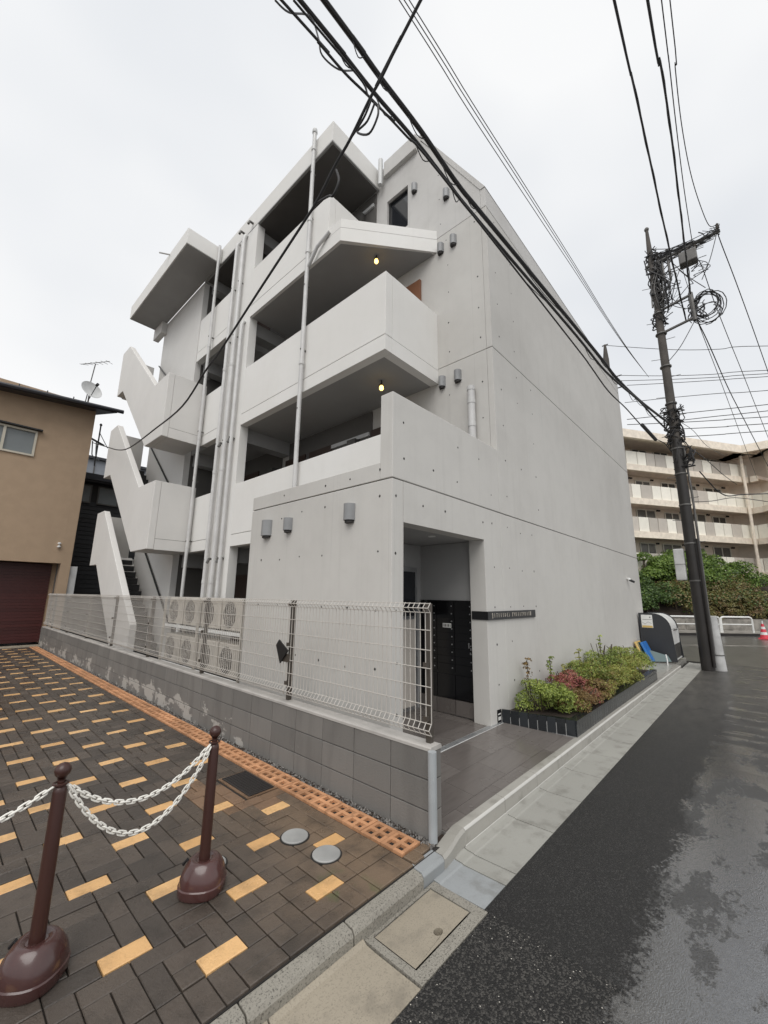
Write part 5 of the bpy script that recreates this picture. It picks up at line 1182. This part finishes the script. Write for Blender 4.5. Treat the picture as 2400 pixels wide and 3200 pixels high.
dn = Vector((.25, -.9, .35)).normalized(); cc = Vector((2.92, 17.6, 9.05)); uu = dn.orthogonal().normalized(); ww = dn.cross(uu); m = MB(); vs = [cc]; fs = []
for i in range(1, 5):
    for k in range(24): a = 2 * math.pi * k / 24; r = .36 * i / 4; vs.append(cc + (uu * math.cos(a) + ww * math.sin(a)) * r + dn * (.09 * (i / 4) ** 2))
fs += [(0, 1 + k, 1 + (k + 1) % 24) for k in range(24)] + [(1 + (i - 1) * 24 + k, 1 + (i - 1) * 24 + (k + 1) % 24, 1 + i * 24 + (k + 1) % 24, 1 + i * 24 + k) for i in range(1, 4) for k in range(24)]
m.add(vs, fs).build('reflector', 'pvc', DS, smooth=True); MB().tube([cc - dn * .02, cc + Vector((0, .1, -.2)), (2.95, 17.9, 8.55)], .025, 6).build('mast', 'galv', DS)
MB().tube([cc + Vector((0, 0, -.33)), cc + dn * .42], .014, 5).build('feed_arm', 'black', DS); MB().tube([cc + dn * .38, cc + dn * .48], .05, 8).build('feed_head', 'black', DS)
AN = thing('tv_antenna', 'thin television antenna on a mast behind the satellite dish', 'antenna', (2.98, 18.0, 8.6))
MB().tube([(2.88, 18.0, 8.6), (3.0, 18.0, 10.35)], .018, 6).build('mast', 'galv', AN); MB().tube([(2.55, 17.9, 10.1), (3.45, 18.1, 10.72)], .013, 5).build('boom', 'galv', AN)
for k in range(6):
    t_ = k / 5; p = Vector((2.62 + .8 * t_, 17.92 + .18 * t_, 10.15 + .54 * t_)); L_ = .35 - .03 * k
    MB().tube([p + Vector((.10, -L_, -.14)) * 1.0, p + Vector((-.06, L_, .12))], .008, 4).build('element', 'galv', AN)
DH = thing('dark_house', 'charcoal house with horizontal siding between the tan house and the stair', 'house', (8, 22, 0))
bx(-2, 16, 20.05, 28, 0, 6.3).build('wall_core', 'darkin', DH)
for k in range(30):
    z = .1 + k * .175
    MB().prism([(20.045, z), (20.02, z + .002), (20.035, z + .168), (20.045, z + .168)], 'x', 2.0, 9.5).build('siding_board', 'siding', DH)
for (a, b) in ((3.2, 3.93), (4.14, 4.92), (6.2, 7.0)):
    w = bx(a + .05, b - .05, 19.99, 20.01, 5.32, 5.98).build('window', 'frosted', DH)
    for q in ((a, b, 5.27, 5.32), (a, b, 5.98, 6.03), (a, a + .05, 5.32, 5.98), (b - .05, b, 5.32, 5.98)): bx(q[0], q[1], 19.97, 20.018, q[2], q[3]).build('window_frame', 'galv', w)
bx(1.0, 12, 19.7, 28, 6.12, 6.22).build('eave', 'siding', DH); bx(1.0, 12, 19.62, 19.70, 6.20, 6.45).build('roof_edge', 'roofdark', DH)
bw_ = thing('blue_grey_house', 'blue grey wall of a further house above the dark one', 'house', (8, 30, 0))
bx(4.9, 12, 29, 36, 0, 9.6).build('wall', 'bluegrey', bw_); bx(4.6, 12.2, 28.8, 36.2, 9.6, 9.75).build('roof', 'roofdark', bw_)
bx(5.6, 5.65, 28.95, 28.999, 6, 9.6).build('rain_pipe', 'galv', bw_)
wm = thing('roof_mast', 'black roof mast with cable brackets behind the corner of the tan house', 'mast', (3.45, 17.8, 6.2))
MB().tube([(3.45, 17.8, 6.3), (3.45, 17.8, 7.9)], .025, 6).build('mast', 'black', wm); MB().tube([(3.2, 17.7, 7.28), (3.65, 17.8, 7.15)], .04, 6).build('cable_clamp', 'black', wm)
MB().tube([(3.45, 17.8, 7.6), (3.75, 17.7, 7.05)], .014, 5).build('stay', 'black', wm); MB().lathe((3.45, 17.8, 7.88), [(.03, 0), (.05, .04), (.03, .09)], 10).build('mast_cap', 'black', wm)
for dx in (.0, .12): MB().tube([(3.25 + dx, 17.7, 7.2), (3.3 + dx, 17.72, 6.7), (3.4 + dx, 17.7, 6.5)], .02, 5).build('cable_tail', 'black', wm)
wc = bx(3.205, 3.42, 17.7, 17.82, 1.48, 2.56).build('meter_cabinet', 'pvc'); tag(wc, 'tall pale meter cabinet on the side of the tan house', 'cabinet')

# ================================================================== CROSS STREET, GUARD RAILS, CONE, EMBANKMENT, HEDGE
u2 = Vector((.655, -.755, 0)); n2 = Vector((.755, .655, 0))
def alongbox(c, L0, L1, d0, d1, z0, z1):
    P = [Vector(c) + u2 * a + n2 * b for a, b in ((L0, d0), (L1, d0), (L1, d1), (L0, d1))]
    return MB().add([(p.x, p.y, z) for z in (z0, z1) for p in P], [(0, 3, 2, 1), (4, 5, 6, 7), (0, 1, 5, 4), (1, 2, 6, 5), (2, 3, 7, 6), (3, 0, 4, 7)])
G0 = Vector((28.77, 1.84, 0))
struct(alongbox(G0, -16, 14, -.75, 40, -.3, .0).build('far_pavement', 'embank'))
struct(alongbox(G0, -16, 14, -.9, -.752, -.3, .02).build('far_kerb', 'poledark'))
struct(alongbox(G0, -16, 14, -5.6, -5.45, -.11, -.098).build('road_line', 'embank'))
rw = alongbox(G0, -16, 14, 1.6, 1.9, 0, .62).build('retaining_wall', 'embank'); tag(rw, 'low stained concrete retaining wall under the hedge', 'wall')
for k in range(6):
    a = -2 + k * .9 - 1.5; o = alongbox(G0, a + .02, a + .86, 1.57, 1.598, .05, .5).build('wall_panel', 'coping' if k in (1, 4) else 'embank', rw)
def rail(t0_, t1_, label):
    c0 = G0 + u2 * t0_; c1 = G0 + u2 * t1_; t = thing('guard_rail', label, 'guard rail', ((c0.x + c1.x) / 2, (c0.y + c1.y) / 2, 0), 'white guard rails across the road')
    zt = .80; P = [c0 + Vector((0, 0, 0)), c0 + Vector((0, 0, zt - .12)), c0 + u2 * .04 + Vector((0, 0, zt - .035)), c0 + u2 * .13 + Vector((0, 0, zt)), c1 - u2 * .13 + Vector((0, 0, zt)), c1 - u2 * .04 + Vector((0, 0, zt - .035)), c1 + Vector((0, 0, zt - .12)), c1]
    MB().tube(P, .05, 10).build('hoop', 'white', t, smooth=True)
    MB().tube([c0 + Vector((0, 0, .42)), c1 + Vector((0, 0, .42))], .032, 8).build('middle_rail', 'white', t)
rail(0, 1.62, 'short white guard rail hoop nearest the traffic cone'); rail(-3.0, -.08, 'longer white guard rail partly hidden by the utility pole'); rail(-6.4, -3.2, 'white guard rail behind the refuse box')
CN = thing('traffic_cone', 'pink red and white striped traffic cone beside the guard rail', 'traffic cone', (27.4, .22, -.1))
cx_, cy_ = 27.0, .20
for k, (z0, z1, m_) in enumerate(((0, .16, 'red'), (.16, .28, 'white'), (.28, .42, 'red'), (.42, .53, 'white'), (.53, .66, 'red'))):
    MB().tube([(cx_, cy_, -.06 + z0), (cx_, cy_, -.06 + z1)], [.17 - .19 * z0, .17 - .19 * z1], 16).build('cone_band', m_, CN, smooth=True)
bx(cx_ - .22, cx_ + .22, cy_ - .22, cy_ + .22, -.1, -.06).build('cone_base', 'red', CN)
MB().tube([(cx_, cy_, .58), (cx_, cy_, .74)], .03, 8).build('cone_tip', 'white', CN)
# sloping bank
struct(MB().add([tuple(G0 + u2 * a + n2 * b + Vector((0, 0, z))) for a in (-18, 16) for b, z in ((1.9, .0), (1.9, .55), (7.5, 3.3), (40, 3.6), (40, 0))], [(0, 1, 2, 3, 4), (5, 9, 8, 7, 6)] + [(i, i + 5, (i + 1) % 5 + 5, (i + 1) % 5) for i in range(5)]).build('embankment', 'soil'))
hb = []
def bushes(name, label, t0_, t1_, b0, b1, zz, n, mat, size, cnt, group='bushes on the bank', rs=(.5, .95), m2=None):
    bl = []
    for k in range(cnt):
        a, b = rng.uniform(t0_, t1_), rng.uniform(b0, b1); base = .55 + (b - 1.9) * .49; p = G0 + u2 * a + n2 * b; r = rng.uniform(*rs)
        bl.append((p.x, p.y, base + rng.uniform(*zz), r, r, r * .72))
    c = G0 + u2 * ((t0_ + t1_) / 2) + n2 * ((b0 + b1) / 2)
    t = thing(name, label, 'bush', (c.x, c.y, .5), group)
    leaves('foliage', bl, n, size, mat, t)
    if m2: leaves('foliage', bl, n // 3, size, m2, t)
    m = MB()
    for k in range(6):
        q_ = rng.choice(bl); m.tube([(q_[0], q_[1], q_[2] - 1.1), (q_[0] + .1, q_[1], q_[2])], .05, 5)
    m.build('branches', 'bark', t)
bushes('hedge_bush', 'tall fresh green bush right beside the building corner', -8.0, -2.7, 2.3, 5.0, (.5, 2.3), 15000, 'lf_hedge', .17, 44, m2='lf_hedge2')
bushes('hedge_bush', 'bright green low bush top left of the utility pole', -5.2, -1.2, 4.6, 6.4, (.7, 1.3), 7000, 'lf_hedge2', .15, 20)
bushes('hedge_bush', 'dark green bush directly behind the utility pole', -3.2, .2, 2.2, 4.5, (.2, 1.0), 9000, 'lf_hedge', .15, 26)
bushes('hedge_bush', 'olive green bush right of the utility pole', -.4, 5.0, 2.3, 5.0, (.1, .9), 14000, 'lf_hedge3', .14, 52, m2='lf_hedge')
bushes('hedge_bush', 'brownish bush low on the bank at the right edge', 1.0, 6.0, 2.0, 3.1, (.0, .35), 7000, 'lf_hedge3', .13, 26, rs=(.35, .6))
bushes('hedge_bush', 'bright leafy bush under the drain pipe of the beige building', .9, 3.2, 5.2, 7.0, (.5, 1.5), 7000, 'lf_hedge2', .16, 18)
bushes('hedge_bush', 'green bush at the right edge in front of the beige building', 2.6, 7.0, 4.6, 7.0, (.2, 1.0), 8000, 'lf_hedge2', .15, 26, m2='lf_hedge')
bushes('hedge_bush', 'small pale green bush standing right of the pole in the gap', -.5, .5, 4.8, 6.2, (.9, 1.9), 3000, 'lf_hedge2', .15, 8, rs=(.35, .6))

bushes('hedge_bush', 'bright green bush closing the gap at the foot of the beige building', 1.5, 6.5, 5.8, 8.2, (.6, 1.5), 9000, 'lf_hedge2', .16, 26, m2='lf_hedge')
# ================================================================== BEIGE TERRACED APARTMENTS
ub = Vector((.845, -.535, 0)); nb = Vector((.535, .845, 0)); P0b = Vector((44.4, .2, 0))
BB = thing('beige_apartments', 'beige terraced apartment building with curved white balconies above the hedge', 'building', (42, 8, 3))
# balcony line: straight part then a curve turning toward the street
line = [P0b - ub * 24, P0b, P0b + Vector((-.1, -.8, 0)), P0b + Vector((-.7, -1.6, 0)), P0b + Vector((-1.7, -2.3, 0)), P0b + Vector((-3.0, -2.9, 0)), P0b + Vector((-4.2, -3.8, 0)), P0b + Vector((-4.8, -5.5, 0)), P0b + Vector((-4.8, -10, 0))]
rline = [line[0], P0b, P0b + Vector((-.9, -.9, 0)), P0b + Vector((-1.0, -1.7, 0)), P0b + Vector((.2, -3.0, 0)), P0b + Vector((3, -9, 0))]
def offset(L, d):
    out = []
    for i, p in enumerate(L):
        a = L[max(i - 1, 0)]; b = L[min(i + 1, len(L) - 1)]; t = (b - a).normalized(); n = Vector((-t.y, t.x, 0)); out.append(p + n * d)
    return out
def ribbon(L, d0, d1, z0, z1):
    A, B = offset(L, d0), offset(L, d1); n = len(L)
    vs = [(p.x, p.y, z) for z in (z0, z1) for Q in (A, B) for p in Q]
    fs = []
    for i in range(n - 1):
        fs += [(i, i + 1, n + i + 1, n + i), (2 * n + i, 3 * n + i, 3 * n + i + 1, 2 * n + i + 1), (i, 2 * n + i, 2 * n + i + 1, i + 1), (n + i, n + i + 1, 3 * n + i + 1, 3 * n + i)]
    fs += [(0, n, 3 * n, 2 * n), (n - 1, 3 * n - 1, 4 * n - 1, 2 * n - 1)]
    return MB().add(vs, fs)
FZ = [14.5, 11.42, 8.62, 5.72, 2.9]   # at the straight part, scaled to its nearer end below
k_ = 44.4 / 35
zf = lambda z: 1.68 + (z - 1.68) * k_
tops = [14.42 / 1, ]
ZR = 13.55; ZS = [11.38, 8.80, 6.32, 3.68]
for z in [ZR]:
    ribbon(rline, -1.3, 5, z - .05, z + .30).build('roof_slab', 'beige', BB); ribbon(rline, -1.55, -1.301, z - .28, z + .34).build('roof_fascia', 'beigelight', BB)
rr = random.Random(21)
for fi, z in enumerate(ZS):
    L = line if fi else line[:3] + [P0b + Vector((-.35, -1.35, 0))]
    ribbon(L, -.6, 9, z - .05, z + .14).build('floor_slab', 'beige', BB)
    ribbon(L, -.80, -.601, z - .30, z + .16).build('slab_fascia', 'beigelight', BB)
    ribbon(L, -.55, .94, z - .11, z - .051).build('slab_underside', 'beige', BB)
    ribbon(L, .95, 1.15, z + .141, z + 2.65 - .2).build('recessed_wall', 'beigewall', BB)
    # windows and doors in the recessed wall
    s = 1.0
    for k in range(14):
        a = P0b - ub * (s + 1.0) + nb * .91; b = P0b - ub * s + nb * .91
        w_ = rr.choice((1.5, 1.9)); hgt = rr.choice((2.05, 2.1, 2.2)); q0 = P0b - ub * (s + w_) + nb * .935; q1 = P0b - ub * s + nb * .935
        def slabq(p, q, d0, d1, z0, z1): return MB().add([(v.x + nb.x * d, v.y + nb.y * d, zz) for zz in (z0, z1) for v, d in ((p, d0), (q, d0), (q, d1), (p, d1))], [(0, 3, 2, 1), (4, 5, 6, 7), (0, 1, 5, 4), (1, 2, 6, 5), (2, 3, 7, 6), (3, 0, 4, 7)])
        wn = slabq(q0, q1, -.02, .0, z + .2, z + hgt).build('window', 'winglass', BB)
        for f in (0, .5, 1.0):
            p = q0.lerp(q1, f * .96); slabq(p, p + (q1 - q0) * .045, -.06, -.021, z + .2, z + hgt).build('window_frame', 'cream', wn)
        slabq(q0, q1, -.06, -.021, z + hgt, z + hgt + .07).build('window_frame', 'cream', wn)
        if rr.random() < .7: slabq(q0.lerp(q1, .55), q0.lerp(q1, .93), -.019, -.012, z + .25, z + hgt - .05).build('curtain', 'greypanel', wn)
        for f in (1.06, 1.16):
            p = q0.lerp(q1, f); slabq(p, p + (q1 - q0) * .05, -.12, -.01, z + 2.18, z + 2.30).build('wall_vent', 'black', BB)
        s += w_ + rr.choice((.7, 1.1, .9))
    # balcony panels one by one
    s = 0.02; k = 0
    while s < 22:
        w_ = rr.choice((.85, .95, 1.05)); kindp = rr.choice(('cream', 'cream', 'greypanel', 'greypanel', 'cream'))
        p0, p1 = P0b - ub * (s + w_ - .05) - nb * .62, P0b - ub * s - nb * .62
        MB().add([(v.x, v.y, zz) for zz in (z + .165, z + 1.25) for v in (p0, p1, p1 + nb * .05, p0 + nb * .05)], [(0, 3, 2, 1), (4, 5, 6, 7), (0, 1, 5, 4), (1, 2, 6, 5), (2, 3, 7, 6), (3, 0, 4, 7)]).build('balcony_panel', kindp, BB)
        s += w_; k += 1
    if fi:
        Lc = offset(line[1:], -.62)
        for a, b in zip(Lc, Lc[1:]):
            d = (b - a); n_ = max(1, round(d.length / 1.1))
            for q in range(n_):
                p0, p1 = a + d * (q / n_) + d.normalized() * .02, a + d * ((q + 1) / n_) - d.normalized() * .02; off = Vector((-d.y, d.x, 0)).normalized() * .05
                MB().add([(v.x, v.y, zz) for zz in (z + .165, z + 1.25) for v in (p0, p1, p1 + off, p0 + off)], [(0, 3, 2, 1), (4, 5, 6, 7), (0, 1, 5, 4), (1, 2, 6, 5), (2, 3, 7, 6), (3, 0, 4, 7)]).build('balcony_panel', 'cream', BB)
ribbon(line[3:], .1, .4, ZS[0] - 1.2, ZR - .1).build('blank_wall', 'beige', BB)
pp = P0b - ub * 1.0 - nb * .95
MB().tube([(pp.x, pp.y, 2.8), (pp.x, pp.y, ZR - .3)], .11, 10).build('rain_pipe', 'beigelight', BB, smooth=True)
ribbon(line, -.3, 6, 1.0, 3.84).build('base_wall', 'embank', BB)
bk = P0b - ub * 12 + nb * 6
